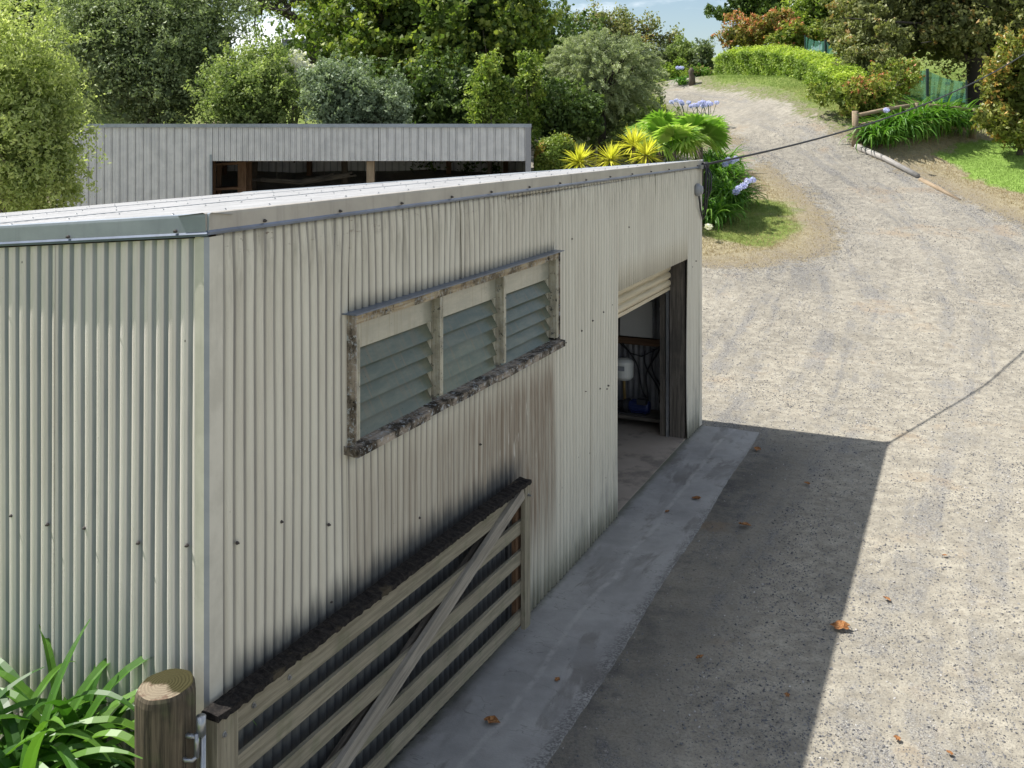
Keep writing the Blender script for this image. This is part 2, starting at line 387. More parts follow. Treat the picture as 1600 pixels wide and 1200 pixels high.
def concrete():
    g = G('concrete'); p = g.pos(); n = g.noise(p, 1.6, 6, .65); f = g.noise(p, 60, 4); m2 = g.noise(p, 7, 5, .7)
    c = g.mix(g.ss(n, .3, .7), (.21,.207,.20), (.31,.305,.29))
    c = g.mix(g.m('MULTIPLY', g.ss(m2, .5, .7), .4), c, (.22,.21,.20))
    uv = g.uv()
    tr = g.noise(g.scale(uv, (.7, 2.2, 1)), 1.0, 6, .62, .3)
    yy_ = g.sep(uv)[1]
    c = g.mix(g.m('MULTIPLY', g.ss(tr, .52, .60), g.m('MULTIPLY', g.ss(n, .35, .6, .2, 1), .7)), c, (.10,.09,.08))
    c2 = g.m('ABSOLUTE', g.m('SUBTRACT', g.noise(g.scale(uv, (.9, .35, 0)), 1.3, 5, .6), .5))
    c = g.mix(g.m('MULTIPLY', g.ss(c2, .002, .0005), .4), c, (.06,.055,.05))
    wl = g.m('ABSOLUTE', g.m('SUBTRACT', yy_, g.m('ADD', .42, g.m('MULTIPLY', g.m('SUBTRACT', g.noise(g.scale(uv, (.6, 0, 0)), 1.0, 5), .5), .35))))
    c = g.mix(g.m('MULTIPLY', g.ss(wl, .035, .008), g.m('MULTIPLY', g.ss(m2, .35, .6), .6)), c, (.36,.35,.33))
    c = g.mix(g.m('MULTIPLY', g.ss(g.m('ADD', yy_, g.m('MULTIPLY', g.m('SUBTRACT', m2, .5), .25)), .74, .86), g.ss(f, .42, .58)), c, (.12,.115,.11))
    # grime and moss along the foot of the wall (uv.y = distance from the wall)
    e = g.ss(g.m('ADD', g.sep(uv)[1], g.m('MULTIPLY', m2, .12)), .15, .07)
    c = g.mix(g.m('MULTIPLY', e, .75), c, (.09,.095,.06))
    return g.done(g.bsdf(c, .8, 0, g.bump(g.m('ADD', f, g.m('MULTIPLY', tr, 2)), .25, .008), .3))
M['concrete'] = concrete()
def floorm():
    g = G('shed_floor'); p = g.pos(); n = g.noise(p, 3, 5); c = g.mix(n, (.36,.31,.255), (.25,.21,.17))
    c = g.mix(g.m('MULTIPLY', g.ss(g.noise(p, 1.7, 6, .7), .5, .65), .7), c, (.12,.105,.09))
    return g.done(g.bsdf(c, .8, 0, g.bump(n, .1, .01), .3))
M['floor'] = floorm()
M['gate_wood'] = wood('pale_gate_timber', (.18,.16,.115), (.30,.27,.20), (.12,.11,.08), .3, .25)
M['brace_wood'] = wood('grey_brace_timber', (.20,.18,.145), (.33,.30,.25), (.12,.11,.1), .3)
M['post_wood'] = wood('strainer_post_bark', (.04,.033,.024), (.15,.12,.08), (.014,.013,.011), .7, .3)
M['fence_wood'] = wood('sun_bleached_rail', (.22,.16,.10), (.38,.30,.21), (.1,.08,.06), .3)
M['jamb_wood'] = wood('dark_jamb_timber', (.065,.055,.045), (.16,.14,.115), (.03,.03,.03), .4)
M['dark_wood'] = wood('brown_frame_timber', (.10,.055,.03), (.20,.12,.07), (.03,.02,.01), .3)
M['log'] = wood('silvered_log', (.24,.22,.20), (.42,.40,.37), (.12,.11,.1), .3)
def black_cap():
    g = G('lichen_black_cap'); p = g.obj(); n = g.noise(p, 28, 6, .75); b = g.noise(p, 5, 4)
    n = g.m('ADD', g.m('MULTIPLY', n, .6), g.m('MULTIPLY', g.noise(p, 90, 4, .7), .4)); c = g.mix(g.ss(n, .42, .62), (.010,.009,.009), (.035,.030,.026))
    c = g.mix(g.ss(n, .70, .76), c, (.26,.25,.22))
    c = g.mix(g.m('MULTIPLY', g.ss(b, .6, .7), .3), c, (.16,.13,.08))
    return g.done(g.bsdf(c, .95, 0, g.bump(n, .55, .008), .15))
M['cap'] = black_cap()
def lichen(name, base, base2, amt):
    g = G(name); p = g.obj(); uv = g.uv(); n = g.noise(p, 22, 6, .75); b = g.noise(p, 4.5, 5, .7)
    gr = g.noise(g.scale(uv, (3, 50, 1)), 1.0, 5)
    c = g.mix(g.ss(gr, .35, .65), base, base2)
    c = g.mix(g.m('MULTIPLY', g.ss(b, .42, .6), amt), c, (.035,.028,.02))
    c = g.mix(g.m('MULTIPLY', g.ss(n, .56, .64), g.ss(b, .36, .55, .1, 1)), c, (.012,.012,.011))
    c = g.mix(g.m('MULTIPLY', g.ss(g.noise(p, 31, 5, .8), .54, .60), amt*.75), c, (.42,.45,.46))
    return g.done(g.bsdf(c, .9, 0, g.bump(g.m('ADD', n, gr), .6, .008), .2))
M['sill'] = lichen('lichened_sill', (.20,.16,.12), (.36,.31,.25), 1.0)
M['frame'] = lichen('weathered_frame', (.34,.31,.23), (.50,.47,.37), .32)
M['headrail'] = lichen('stained_head_rail', (.28,.21,.13), (.45,.38,.26), .7)
def louvre(name, a, b, st=.5):
    g = G(name); uv = g.uv(); p = g.obj()
    n = g.noise(g.scale(uv, (2.5, 9, 1)), 1.0, 5, .7); k = g.noise(g.scale(uv, (28, 2.0, 1)), 1.0, 4)
    c = g.mix(g.ss(n, .35, .7), a, b)
    c = g.mix(g.m('MULTIPLY', g.ss(k, .5, .7), st), c, (.20,.165,.10))
    sp = g.ss(g.voro(uv, 14, 0), .06, .02)
    c = g.mix(sp, c, (.04,.03,.02))
    return g.done(g.bsdf(c, .26, 0, g.bump(n, .06, .01), .42, .1))
M['louvre'] = louvre('louvre_glass', (.11,.13,.095), (.18,.185,.13), .6)
M['pane'] = louvre('obscured_pane', (.27,.27,.215), (.36,.35,.275), .4)
M['clip'] = simple('aluminium_clip', (.55,.52,.42), .5)
def roller():
    g = G('roller_curtain'); p = g.obj(); n = g.noise(g.scale(p, (2, 2, 40)), 1.0, 4)
    c = g.mix(g.ss(n, .35, .7), (.60,.52,.36), (.46,.39,.26)); return g.done(g.bsdf(c, .45, 0, None, .4))
M['roller'] = roller()
M['white_board'] = simple('white_board', (.62,.61,.57), .7, var=.12, sc=4)
M['black_rubber'] = simple('black_rubber', (.02,.02,.022), .6)
M['tank'] = simple('white_enamel', (.66,.66,.60), .4, var=.05)
M['blue_motor'] = simple('blue_enamel', (.012,.022,.09), .45)
M['grey_plastic'] = simple('grey_plastic', (.25,.26,.27), .5)
M['brass'] = simple('brass', (.35,.25,.1), .4, .8)
M['screw'] = simple('rusty_screw', (.06,.05,.045), .7)
def deadleaf():
    g = G('dead_leaf'); n = g.noise(g.obj(), 60, 4); c = g.ramp(n, [(.3, (.09,.035,.012)), (.55, (.26,.11,.035)), (.75, (.42,.27,.12))])
    return g.done(g.bsdf(c, .8, 0, None, .3))
M['dead'] = deadleaf()
M['bark'] = simple('grey_brown_bark', (.10,.08,.06), .9, var=.5, sc=9)
M['bark_dark'] = simple('dark_bark', (.045,.038,.03), .9, var=.5, sc=9)
def pebbles():
    g = G('loose_stone'); c = g.ramp(g.attr('rnd'), [(0, (.085,.085,.09)), (.4, (.15,.15,.155)), (.8, (.22,.215,.205)), (.97, (.32,.30,.28)), (1, (.55,.53,.50))])
    return g.done(g.bsdf(c, .9, 0, None, .2))
M['pebble'] = pebbles()
def blades():
    g = G('grass_blade'); c = g.ramp(g.attr('rnd'), [(0, (.30,.21,.10)), (.35, (.40,.33,.17)), (.5, (.27,.27,.09)), (.75, (.17,.25,.05)), (1, (.27,.40,.09))])
    t = g.node('ShaderNodeBsdfTranslucent', Color=c)
    return g.done(g.node('ShaderNodeMixShader', 0, i0=.3, i1=g.bsdf(c, .7, 0, None, .2), i2=t))
M['blade'] = blades()
# ------------------------------------------------------------------ ground sheets
XS = np.unique(np.concatenate([np.geomspace(26, 420, 22), np.arange(-3, 26.01, .17), -np.geomspace(3, 420, 34)]))
YS = np.unique(np.concatenate([-np.geomspace(2, 60, 8), [0], np.arange(2.6, 54.01, .17), np.geomspace(54.2, 480, 26)]))
GX, GY = np.meshgrid(XS, YS)
GZ = ground(GX, GY)
WA = V(-1.45, 4.856); WD = unit(V(3.917, 8.614)); WIN = V(-WD[1], WD[0])      # near corner, along the front wall, inward
SDG = np.maximum(polysd(drive_poly, GX, GY), polysd(path_poly, GX, GY))
SDL = polysd(lawn_poly, GX, GY)
_sx = (GX-WA[0])*WD[0] + (GY-WA[1])*WD[1]; _ox = -((GX-WA[0])*WIN[0] + (GY-WA[1])*WIN[1])
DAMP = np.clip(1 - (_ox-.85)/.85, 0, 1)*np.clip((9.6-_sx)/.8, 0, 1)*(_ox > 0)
_cl = [tuple(hit(a, b)[:2]) for a, b in ((1075,148), (1125,158), (1210,190), (1290,240), (1370,300), (1440,370), (1500,480), (1500,650), (1470,850), (1440,1150))]
_cl.append((_cl[-1][0]-1.0, -8.0)); TRK, ARC = polyparam(_cl, GX, GY)
GREEN = np.clip((GY-33)/8, 0, 1)*1.0
GREEN = np.maximum(GREEN, np.clip(1-np.hypot(GX-4.0, GY-32)/4.5, 0, 1)); GREEN[(GX < -1.2) & (GY < 7)] = 1.3
_c = np.array([b[:2] for b in BUMPS])
for bx, by in _c: GREEN = np.maximum(GREEN, np.clip(1.1-np.hypot(GX-bx, GY-by)/3.2, 0, 1)*.5)
for px, py, r in ((1190,325,1.0), (1175,352,1.1), (1160,370,.7), (1135,367,.5), (1270,160,1.6), (1240,165,1.2), (1190,345,.7)):
    q = hit(px, py); GREEN = np.maximum(GREEN, .78*np.exp(-((GX-q[0])**2+(GY-q[1])**2)/(2*(r*.75)**2)))
cellg = (SDG[:-1,:-1]+SDG[1:,1:])/2; cell_l = (SDL[:-1,:-1]+SDL[1:,1:])/2
kinds = np.where(cellg > 0, 1, np.where(cell_l > 0, 2, 0))
nx = len(XS)
def sheet(name, mask):
    ii, jj = np.nonzero(mask)
    idx = np.stack([ii*nx+jj, ii*nx+jj+1, (ii+1)*nx+jj+1, (ii+1)*nx+jj], 1)
    u, inv = np.unique(idx.ravel(), return_inverse=True)
    co = np.stack([GX.ravel()[u], GY.ravel()[u], GZ.ravel()[u]], 1)
    me = bpy.data.meshes.new(name); me.from_pydata(co.tolist(), [], inv.reshape(-1, 4).tolist())
    for nm, arr in (('gravel', SDG), ('lawn', SDL), ('damp', DAMP), ('green', GREEN), ('trk', TRK), ('arc', ARC)):
        a = me.attributes.new(nm, 'FLOAT', 'POINT'); a.data.foreach_set('value', arr.ravel()[u].astype(np.float32))
    me.polygons.foreach_set('use_smooth', [True]*len(me.polygons))
    me.materials.append(M['ground']); me.update()
    o = bpy.data.objects.new(name, me); COL.objects.link(o); o['kind'] = 'structure'; return o
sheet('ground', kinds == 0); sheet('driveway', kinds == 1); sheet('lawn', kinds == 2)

# loose stones and grass blades: past counting
def in_shed(x, y):
    s = (x-WA[0])*WD[0]+(y-WA[1])*WD[1]; o = -((x-WA[0])*WIN[0]+(y-WA[1])*WIN[1])
    return (s > -.3) & (s < 9.5) & (o < .9)
N = 190000
yy = 5 + 29*rng.random(N)**1.25; xx = (rng.random(N)*.56 - .04)*yy + .3
sdv = np.maximum(polysd(drive_poly, xx, yy), -9)
clump = np.sin(xx*1.3+np.sin(yy*.8)*2)*np.cos(yy*.9+xx*.4) + .6*np.sin(xx*3.1+yy*2.3)
_sxp = (xx-WA[0])*WD[0]+(yy-WA[1])*WD[1]; _oxp = -((xx-WA[0])*WIN[0]+(yy-WA[1])*WIN[1])
keep = (sdv > -.25) & ~in_shed(xx, yy) & (rng.random(N) < .3+.4*np.clip(clump, 0, 1)+.5*(sdv < .5)) & ~((_oxp < 1.5) & (_sxp < 9.4) & (rng.random(N) < .75))
xx, yy = xx[keep], yy[keep]; n = len(xx)
sz = .003 + .008*rng.random(n)**4 + .0003*yy; zz = ground(xx, yy)
a = rng.random(n)*6.28
u = np.stack([np.cos(a), np.sin(a), rng.normal(0, .2, n)], 1)*(sz*(.8+.5*rng.random(n)))[:, None]
w = np.stack([-np.sin(a), np.cos(a), rng.normal(0, .2, n)], 1)*(sz*(.6+.4*rng.random(n)))[:, None]
c = np.stack([xx, yy, zz+sz*.15], 1); up = c + np.stack([rng.normal(0, .3, n)*sz, rng.normal(0, .3, n)*sz, sz*.75], 1)
tri = np.stack([c+u, c+w, up, c+w, c-u, up, c-u, c-w, up, c-w, c+u, up], 1).reshape(-1, 3)
o = npmesh('loose_gravel', tri, 3, M['pebble'], np.repeat(rng.random(n), 12))
tag(o, 'loose grey crushed stone scattered over the driveway', 'gravel', kind='stuff')

N = 300000
yy = 19 + 33*rng.random(N)**1.1; xx = (rng.random(N)*.42 + .1)*yy
sdv = polysd(drive_poly, xx, yy); lv = polysd(lawn_poly, xx, yy)
keep = (sdv < -.1 - .5*rng.random(N)**2); xx, yy, lv = xx[keep], yy[keep], lv[keep]; n = len(xx); sdv = sdv[keep]
gi = np.clip(np.searchsorted(YS, yy), 0, len(YS)-1); gj = np.clip(np.searchsorted(XS, xx), 0, len(XS)-1)
gr = GREEN[gi, gj]; cl = .5+.5*np.sin(xx*1.7+1.3*np.sin(yy*1.1))*np.cos(yy*1.2+.5*xx)
rv = np.where((lv > 0), .75+.25*rng.random(n), np.clip(.15*rng.random(n) + .22*cl + gr*.62, 0, 1))
keep = (rng.random(n) < np.where(sdv > -.9, .25, .9)); xx, yy, rv = xx[keep], yy[keep], rv[keep]; n = len(xx)
hh = (.025+.05*rng.random(n)**1.5)*np.where(rv > .5, 1.2, .9)
b = np.stack([xx, yy, ground(xx, yy)-.005], 1); a = rng.random(n)*6.28; w = .004+.006*rng.random(n)
sd_ = np.stack([np.cos(a)*w, np.sin(a)*w, 0*a], 1); tip = b + np.stack([rng.normal(0, .6, n)*hh, rng.normal(0, .6, n)*hh, hh], 1)
o = npmesh('grass', np.stack([b-sd_, b+sd_, tip], 1).reshape(-1, 3), 3, M['blade'], np.repeat(rv, 3))
tag(o, 'short dry and green grass on the verges beside the driveway', 'grass', kind='stuff')
# ------------------------------------------------------------------ near shed
LEN = 9.463; WID = 7.5
def S(s, d, z): return V(WA[0]+WD[0]*s+WIN[0]*d, WA[1]+WD[1]*s+WIN[1]*d, z)   # d > 0 goes into the shed
D3, I3, U3 = V(*WD, 0), V(*WIN, 0), V(0, 0, 1); OUT3 = -I3
def eave(s, d=0): return 3.52 - .0075*s - .085*d
PITCH = .0775
def prof(t):                     # corrugated profile, 0..1 along the pitch
    return float(np.clip(.5 + .5*np.tanh(2.0*(math.cos(2*math.pi*t)+.38))/np.tanh(2.0*1.38), 0, 1))
def corrugated(b, s0, s1, zs, place, amp=.0185, per=12, phase=0, wob=None, pitch=PITCH, pf=prof):
    """place(s, off, z) -> point; zs: list of row heights or functions of s"""
    st = [s0] + [k*pitch/per for k in range(int(math.ceil(s0*per/pitch+.01)), int(math.floor(s1*per/pitch-.01))+1)] + [s1]
    base = len(b.v); nr = len(zs)
    for s in st:
        for zf in zs:
            z = zf(s) if callable(zf) else zf
            ds = wob(s, z) if wob else 0
            t = ((s+ds+phase)/pitch) % 1
            b.rib[len(b.v)] = pf(t); b.v.append(tuple(place(s, amp*pf(t), z)))
    zv = [[(zf(s) if callable(zf) else zf) for zf in zs] for s in st]
    for i in range(len(st)-1):
        for j in range(nr-1):
            b.face((base+i*nr+j, base+(i+1)*nr+j, base+(i+1)*nr+j+1, base+i*nr+j+1),
                   [(st[i], zv[i][j]), (st[i+1], zv[i+1][j]), (st[i+1], zv[i+1][j+1]), (st[i], zv[i][j+1])])
shed = thing('iron_shed', 'cream corrugated iron shed with louvre window and open roller door filling the foreground', 'shed', S(0,0,0))
SO = tuple(S(0,0,0))
W0, W1, WZ0, WZ1 = 1.17, 4.33, 2.125, 2.885
DR0, DR1, DZ = 6.03, 8.776, 2.28
# front wall: sheets lap, lean a little and are crumpled under the barge
def wobf(s, z):
    a = math.exp(-((z-3.45)/.22)**2)
    return .010*math.sin(s*2.1+z*1.3) + .006*math.sin(s*5.3-z*2.1) + a*.016*math.sin(s*9.7) + .004*math.sin(z*6+s*14)*a
def plf(lift, z0=0):
    def f(s, off, z):
        bulge = .006*math.sin(s*1.9)*math.sin(z*1.7) 
        crush = .5*math.exp(-((z-3.47)/.09)**2)
        return S(s, -(off*(1-crush) + bulge + lift), z)
    return f
top = lambda s: eave(s) - .055
rows_up = [2.885, 3.0, 3.1, 3.2, 3.28, 3.34, 3.38, 3.41, lambda s: eave(s)-.085, top]
lowrows = [.015, .25, .5, .8, 1.1, 1.4, 1.7, 1.95, 2.125]
fw = MB()
def seg(s0, s1, rows, lift=0, ph=0): corrugated(fw, s0, s1, rows, plf(lift), phase=ph, wob=wobf)
seg(.06, W0, lowrows + [2.5] + rows_up, 0)
seg(W0, W0+.03+.001, [2.125, 2.5] + rows_up, 0)
seg(W0+.031, 2.6, rows_up, .003, .01); seg(2.59, W1, rows_up, .006, .02)
seg(W0-.01, 2.72, lowrows, .003, .012); seg(2.71, W1+.02, lowrows, .0065, .02)
mid = lowrows + [2.28, 2.6] + rows_up
seg(W1-.004, 5.25, mid, .010, .004); seg(5.24, DR0, mid, .006, .016)
seg(DR0-.002, 7.4, [2.28, 2.6] + rows_up, .003, .0); seg(7.39, DR1+.002, [2.28, 2.6] + rows_up, .006, .01)
seg(DR1, LEN-.03, mid, .002)
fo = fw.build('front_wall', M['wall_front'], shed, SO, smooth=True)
m_ = fo.modifiers.new('Solidify', 'SOLIDIFY'); m_.thickness = .0015; m_.offset = 0
# end wall, facing the camera on the left
ew = MB(); ple = lambda lift: (lambda s, off, z: S(0, s, z) - D3*(off*(1 - .3*math.exp(-((z-3.4)/.08)**2)) + .004*math.sin(s*2.7)*math.sin(z*1.3) + lift))
etop = lambda s: eave(0, s) - .07
erows = [.1, .5, .9, 1.3, 1.7, 2.1, 2.5, 2.9, etop]
pe = lambda t: prof(t)
corrugated(ew, .05, .98, erows, ple(0), phase=.03, wob=lambda s, z: .003*math.sin(z*2+s*5))
corrugated(ew, .97, 2.0, erows, ple(.003), phase=.036, wob=lambda s, z: .003*math.sin(z*1.6+s*4))
corrugated(ew, 1.99, WID, erows, ple(0), phase=.03)
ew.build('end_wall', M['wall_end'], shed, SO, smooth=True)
# far end and back walls
ow = MB()
corrugated(ow, 0, WID, [0, 1.5, lambda s: eave(LEN, s)-.06], lambda s, off, z: S(LEN, s, z) + D3*(off), per=6)
corrugated(ow, 0, LEN, [0, 1.5, lambda s: eave(s, WID)-.06], lambda s, off, z: S(s, WID+off, z), per=6)
ow.build('rear_walls', M['int_iron'], shed, SO, smooth=True)
# roof sheet, ribs running down the fall
rf = MB()
def plr(s, off, d): return S(s, d, eave(s, d) + off + .028)
corrugated(rf, -.02, LEN+.02, [-.03, .9, 1.8, 2.7, 3.6, 4.5, 5.4, 6.3, 7.0, WID+.08], plr, amp=.013, per=6,
           wob=lambda s, z: .0)
for d in (.35, 1.5, 2.7, 3.9, 5.1, 6.3, 7.3):
    for k in range(2, 122, 5):
        p = S(k*PITCH, d + random.uniform(-.01, .01), eave(k*PITCH, d)+.041)
        rf.cm = 1; rf.lathe(p, [(.009, 0), (.009, .003), (.005, .005), (.005, .009)], 6)
for d in (2.1, 4.6): rf.cm = 2; rf.box(S(LEN/2, d, eave(LEN/2, d)+.043), D3+U3*-.0075, I3-U3*.085, U3, LEN, .03, .004)
rf.build('roof', [M['roof'], M['galv'], M['trim_grey']], shed, SO, smooth=False)
# barge flashings with rolled lower lip
def barge(name, mat, p0, p1, outv, drop, lipm=None):
    b = MB(); prev = None
    sect = [(-.16, .030), (0, .052), (.014, .048), (.016, .036), (.018, -drop+.014), (.026, -drop+.004), (.024, -drop-.008), (.006, -drop-.006)]
    pts = []
    for p in (p0, p1):
        pts.append([V(*p) + V(*outv)*(o+.018) + U3*h for o, h in sect])
    for i in range(len(sect)-1):
        b.cm = 1 if i >= 4 else 0; b.quad(pts[0][i], pts[1][i], pts[1][i+1], pts[0][i+1], [(0, 0), (4, 0), (4, 1), (0, 1)])  # lower lip coloured blue-grey to stand for sky reflection
    return b.build(name, [mat, M['lip']], shed, SO)
jn = [(-.018, 3.2), (3.195, 6.4), (6.395, LEN+.03)]
bf = MB()
barge('barge_flashing', M['trim'], S(-.045, 0, eave(0)), S(4.7, 0, eave(4.7)), OUT3, .045)
barge('barge_flashing', M['trim'], S(4.7, -.002, eave(4.7)), S(LEN+.04, -.002, eave(LEN)), OUT3, .045)
barge('barge_flashing', M['trim_grey'], S(0, -.048, eave(0)), S(0, WID, eave(0, WID)), -D3, .05)
barge('barge_flashing', M['trim_grey'], S(LEN, -.045, eave(LEN)), S(LEN, WID, eave(LEN, WID)), D3, .045)
# corner flashings: folded angles
def corner(s, sg, mat, z1):
    b = MB()
    q = [S(s, -.022, 0) - D3*sg*0, S(s, -.022, 0)]
    a0 = S(s+sg*.095, -.020, .02); a1 = S(s+sg*.085, -.026, .02); c = S(s-sg*.026, -.026, .02); d1 = S(s-sg*.026, .045, .02); d2 = S(s-sg*.018, .05, .02)
    cc0 = S(s-sg*.012, -.030, .02); cc1 = S(s-sg*.030, -.012, .02)
    for i_, (p, r) in enumerate(((a0, a1), (a1, cc0), (cc0, cc1), (cc1, d1), (d1, d2))):
        b.cm = 1 if i_ in (2, 4) else 0  # chamfer and outer fold coloured blue-grey as a painted reflection
        b.quad(p, r, r+U3*(z1-.02), p+U3*(z1-.02), [(0, 0), (.1, 0), (.1, 3.4), (0, 3.4)])
    b.build('corner_flashing', [mat, M['trim_grey']], shed, SO)
corner(0, 1, M['cream'], 3.455); corner(LEN, -1, M['cream'], 3.39)
# screws in the walls
_sc = [None]
def screw(p, nrm):
    sc = MB(); sc.lathe(p, [(.009, -.004), (.009, .003), (.005, .006), (.005, .012), (.003, .013)], 7, nrm)
    sc.build('screw', M['screw'], shed, SO)
for (d, z) in ((.10, 1.98), (.405, 1.94), (.76, 1.955), (1.02, 1.93), (1.28, 1.935), (1.55, 1.93), (.56, .93), (1.2, .93), (1.24, .9)):
    screw(S(0, d, z) - D3*.020, -D3)
for (s, z) in ((.20, 1.93), (.55, 1.91), (.98, 1.74), (1.0, 1.30), (2.0, 1.42), (2.9, 1.64), (4.75, 2.95), (4.6, 2.05), (5.0, 2.08), (5.3, 2.12), (5.6, 2.15), (5.85, 2.18), (5.1, 1.5), (5.5, 1.43), (5.75, 1.4), (6.4, 2.9), (9.0, 2.15), (4.9, .95), (5.2, .9), (9.2, 2.2), (5.7, 1.38)):
    screw(S(s, -.019, z), OUT3)
for k in range(14): screw(S(.3+k*.68+.1*random.random(), -.042, eave(.3+k*.68)-.02), OUT3)
for k in range(4): screw(S(0, .15+k*.7, eave(0, .15+k*.7)-.03)-D3*.042, -D3)
# structure inside: studs, girts and the board on the far wall
fr = MB()
for s in (.1, 1.08, 4.42, 5.9): fr.box(S(s, .07, 1.7), U3, D3, I3, 3.3, .09, .07)
for z in (.6, 1.95, 3.0): fr.box(S(3.0, .13, z), D3, I3, U3, 5.8, .045, .09)
for d in (2.5, 5.0): fr.box(S(LEN/2, d, 2.95-.085*d+.3), D3, I3, U3, LEN-.1, .05, .15)
fr.box(S(LEN-.06, 2.2, 1.05), I3, D3, U3, 3.6, .07, .09)
fr.box(S(LEN-.06, .43, 1.65), U3, I3, D3, 3.2, .12, .08); fr.box(S(LEN-.06, 1.35, 1.65), U3, I3, D3, 3.2, .1, .08)
fr.build('inner_framing', M['dark_wood'], shed, SO)
b = MB(); b.box(S(LEN-.105, .835, 1.36), I3, U3, D3, .45, .48, .012); b.build('wall_board', M['white_board'], shed, SO)
b = MB(); b.box(S(DR1+.03, .115, 1.14), U3, I3, D3, 2.26, .19, .05); b.box(S(DR1+.04, .30, 1.05), U3, I3, D3, 2.1, .07, .1)
b.build('door_jamb', M['jamb_wood'], shed, SO)
b = MB(); b.box(S(DR1-.01, .235, 1.1), U3, I3, D3, 2.15, .03, .05); b.build('door_track', M['galv'], shed, SO)
b = MB(); b.box(S((DR0+DR1)/2, .10, 2.34), D3, I3, U3, DR1-DR0+.1, .12, .1); b.build('door_lintel', M['jamb_wood'], shed, SO)
b = MB(); z = 1.925; rows = []
n = 40
for i in range(n+1):
    t = i/n; zz = 1.915 + t*.56; ph = (t*.56/.098) % 1
    rows.append((zz, .195 + .036*abs(math.sin(math.pi*ph))**.6))
for i in range(n):
    (z0, d0), (z1, d1) = rows[i], rows[i+1]
    b.quad(S(DR0+.03, d0*-1+.42, z0), S(DR1-.02, d0*-1+.42, z0), S(DR1-.02, d1*-1+.42, z1), S(DR0+.03, d1*-1+.42, z1))
b.box(S((DR0+DR1)/2, .215, 1.90), D3, I3, U3, DR1-DR0-.06, .035, .04)
b.build('roller_door', M['roller'], shed, SO, smooth=False)
b = MB(); b.lathe(S(DR0-.05, .36, 2.68), [(.17, 0), (.17, DR1-DR0+.1)], 20, D3); b.build('door_drum', M['roller'], shed, SO)
b = MB(); b.box(S(LEN/2, WID/2, -.02), D3, I3, U3, LEN-.02, WID-.02, .08); b.build('floor_slab', M['floor'], shed, SO)

# louvre window
wf = thing('window', None, None, (0, 0, 0)); wf.parent = shed
for s in (W0+.035, W1-.03): b = MB(); b.box(S(s, -.022, (WZ0+WZ1)/2), U3, D3, I3, WZ1-WZ0-.06, .05, .085); b.build('side_jamb', M['frame'], wf, SO, bevel=.004)
for s in (2.235, 3.245): b = MB(); b.box(S(s, -.018, (WZ0+WZ1)/2), U3, D3, I3, WZ1-WZ0-.08, .046, .08); b.build('mullion', M['frame'], wf, SO, bevel=.004)
for s in (W0+.003, W1+.008): b = MB(); b.box(S(s, -.018, (WZ0+WZ1)/2), U3, D3, I3, WZ1-WZ0, .012, .11); b.build('frame_edge', M['sill'], wf, SO, bevel=.002)
b = MB(); b.box(S((W0+W1)/2, -.022, WZ1-.028), D3, U3, I3, W1-W0-.02, .055, .09); b.build('head_rail', M['headrail'], wf, SO, bevel=.003)
b = MB(); b.box(S((W0+W1)/2, -.045, WZ1+.008), D3, I3, U3, W1-W0+.07, .115, .007); b.build('head_flashing', M['lip'], wf, SO)
b = MB()
cuts = [W0-.03, 2.0, 2.33, 3.05, W1+.05]
for i in range(4):
    a_, c_ = cuts[i], cuts[i+1]; wd = (.125, .10, .115, .125)[i]
    b.box(S((a_+c_)/2, .02-wd/2, WZ0-.022), D3+U3*(.002*(i-1.5)), I3+U3*.12, U3, c_-a_-.004, wd, .048+.004*(i % 2))
b.build('sill', M['sill'], wf, SO, bevel=.006)
bays = [(W0+.065, 2.208), (2.262, 3.218), (3.272, W1-.06)]
for bi, (a_, c_) in enumerate(bays):
    b = MB(); b.box(S((a_+c_)/2, .008, WZ1-.055-.085), D3, U3, I3, c_-a_, .17, .006)
    b.build('top_pane', M['pane'], wf, SO)
    n = 5; z0 = WZ0+.005; zt = WZ1-.055-.165; hgt = (zt-z0)/n
    tl = (0.5, 0.38, 0.55)[bi]
    cls = [MB(), MB()]
    for k in range(n):
        zc = z0+hgt*(k+.5); t_ = tl*(1 if not (bi == 1 and k >= 3) else 1.35)
        vz = unit(U3*math.cos(t_) + I3*math.sin(t_)); vn = np.cross(D3, vz)
        L = hgt/math.cos(t_)*1.16
        b = MB(); b.box(S((a_+c_)/2, .022, zc), D3, vz, vn, c_-a_-.02, L, .006)
        b.build('louvre_blade', M['louvre'], wf, SO)
        p = S(c_-.012, .022, zc); lo = p - vz*L/2; hi = p + vz*L/2; up_ = hi + OUT3*.006
        tip = lo; 
        for e in (c_-.012, a_+.004):
            sh = D3*(e-(c_-.012)); q = [lo+sh, lo+sh+I3*.05, hi+sh+I3*.01, hi+sh]
            cl = cls[0 if e < a_+.1 else 1]; cl.quad(*q); cl.quad(*[x+D3*.006 for x in q][::-1])
    for cl_, e in ((cls[0], a_+.006), (cls[1], c_-.006)):
        cl_.box(S(e, .035, (WZ0+WZ1)/2-.03), U3, I3, D3, WZ1-WZ0-.1, .05, .012); cl_.build('louvre_carrier', M['clip'], wf, SO)
b = MB(); b.box(S((W0+W1)/2, .16, (WZ0+WZ1)/2), D3, U3, I3, 3.3, .9, .01); b.build('dark_backing', M['dark_wood'], wf, SO)  # dark sheet across the whole opening behind the louvres

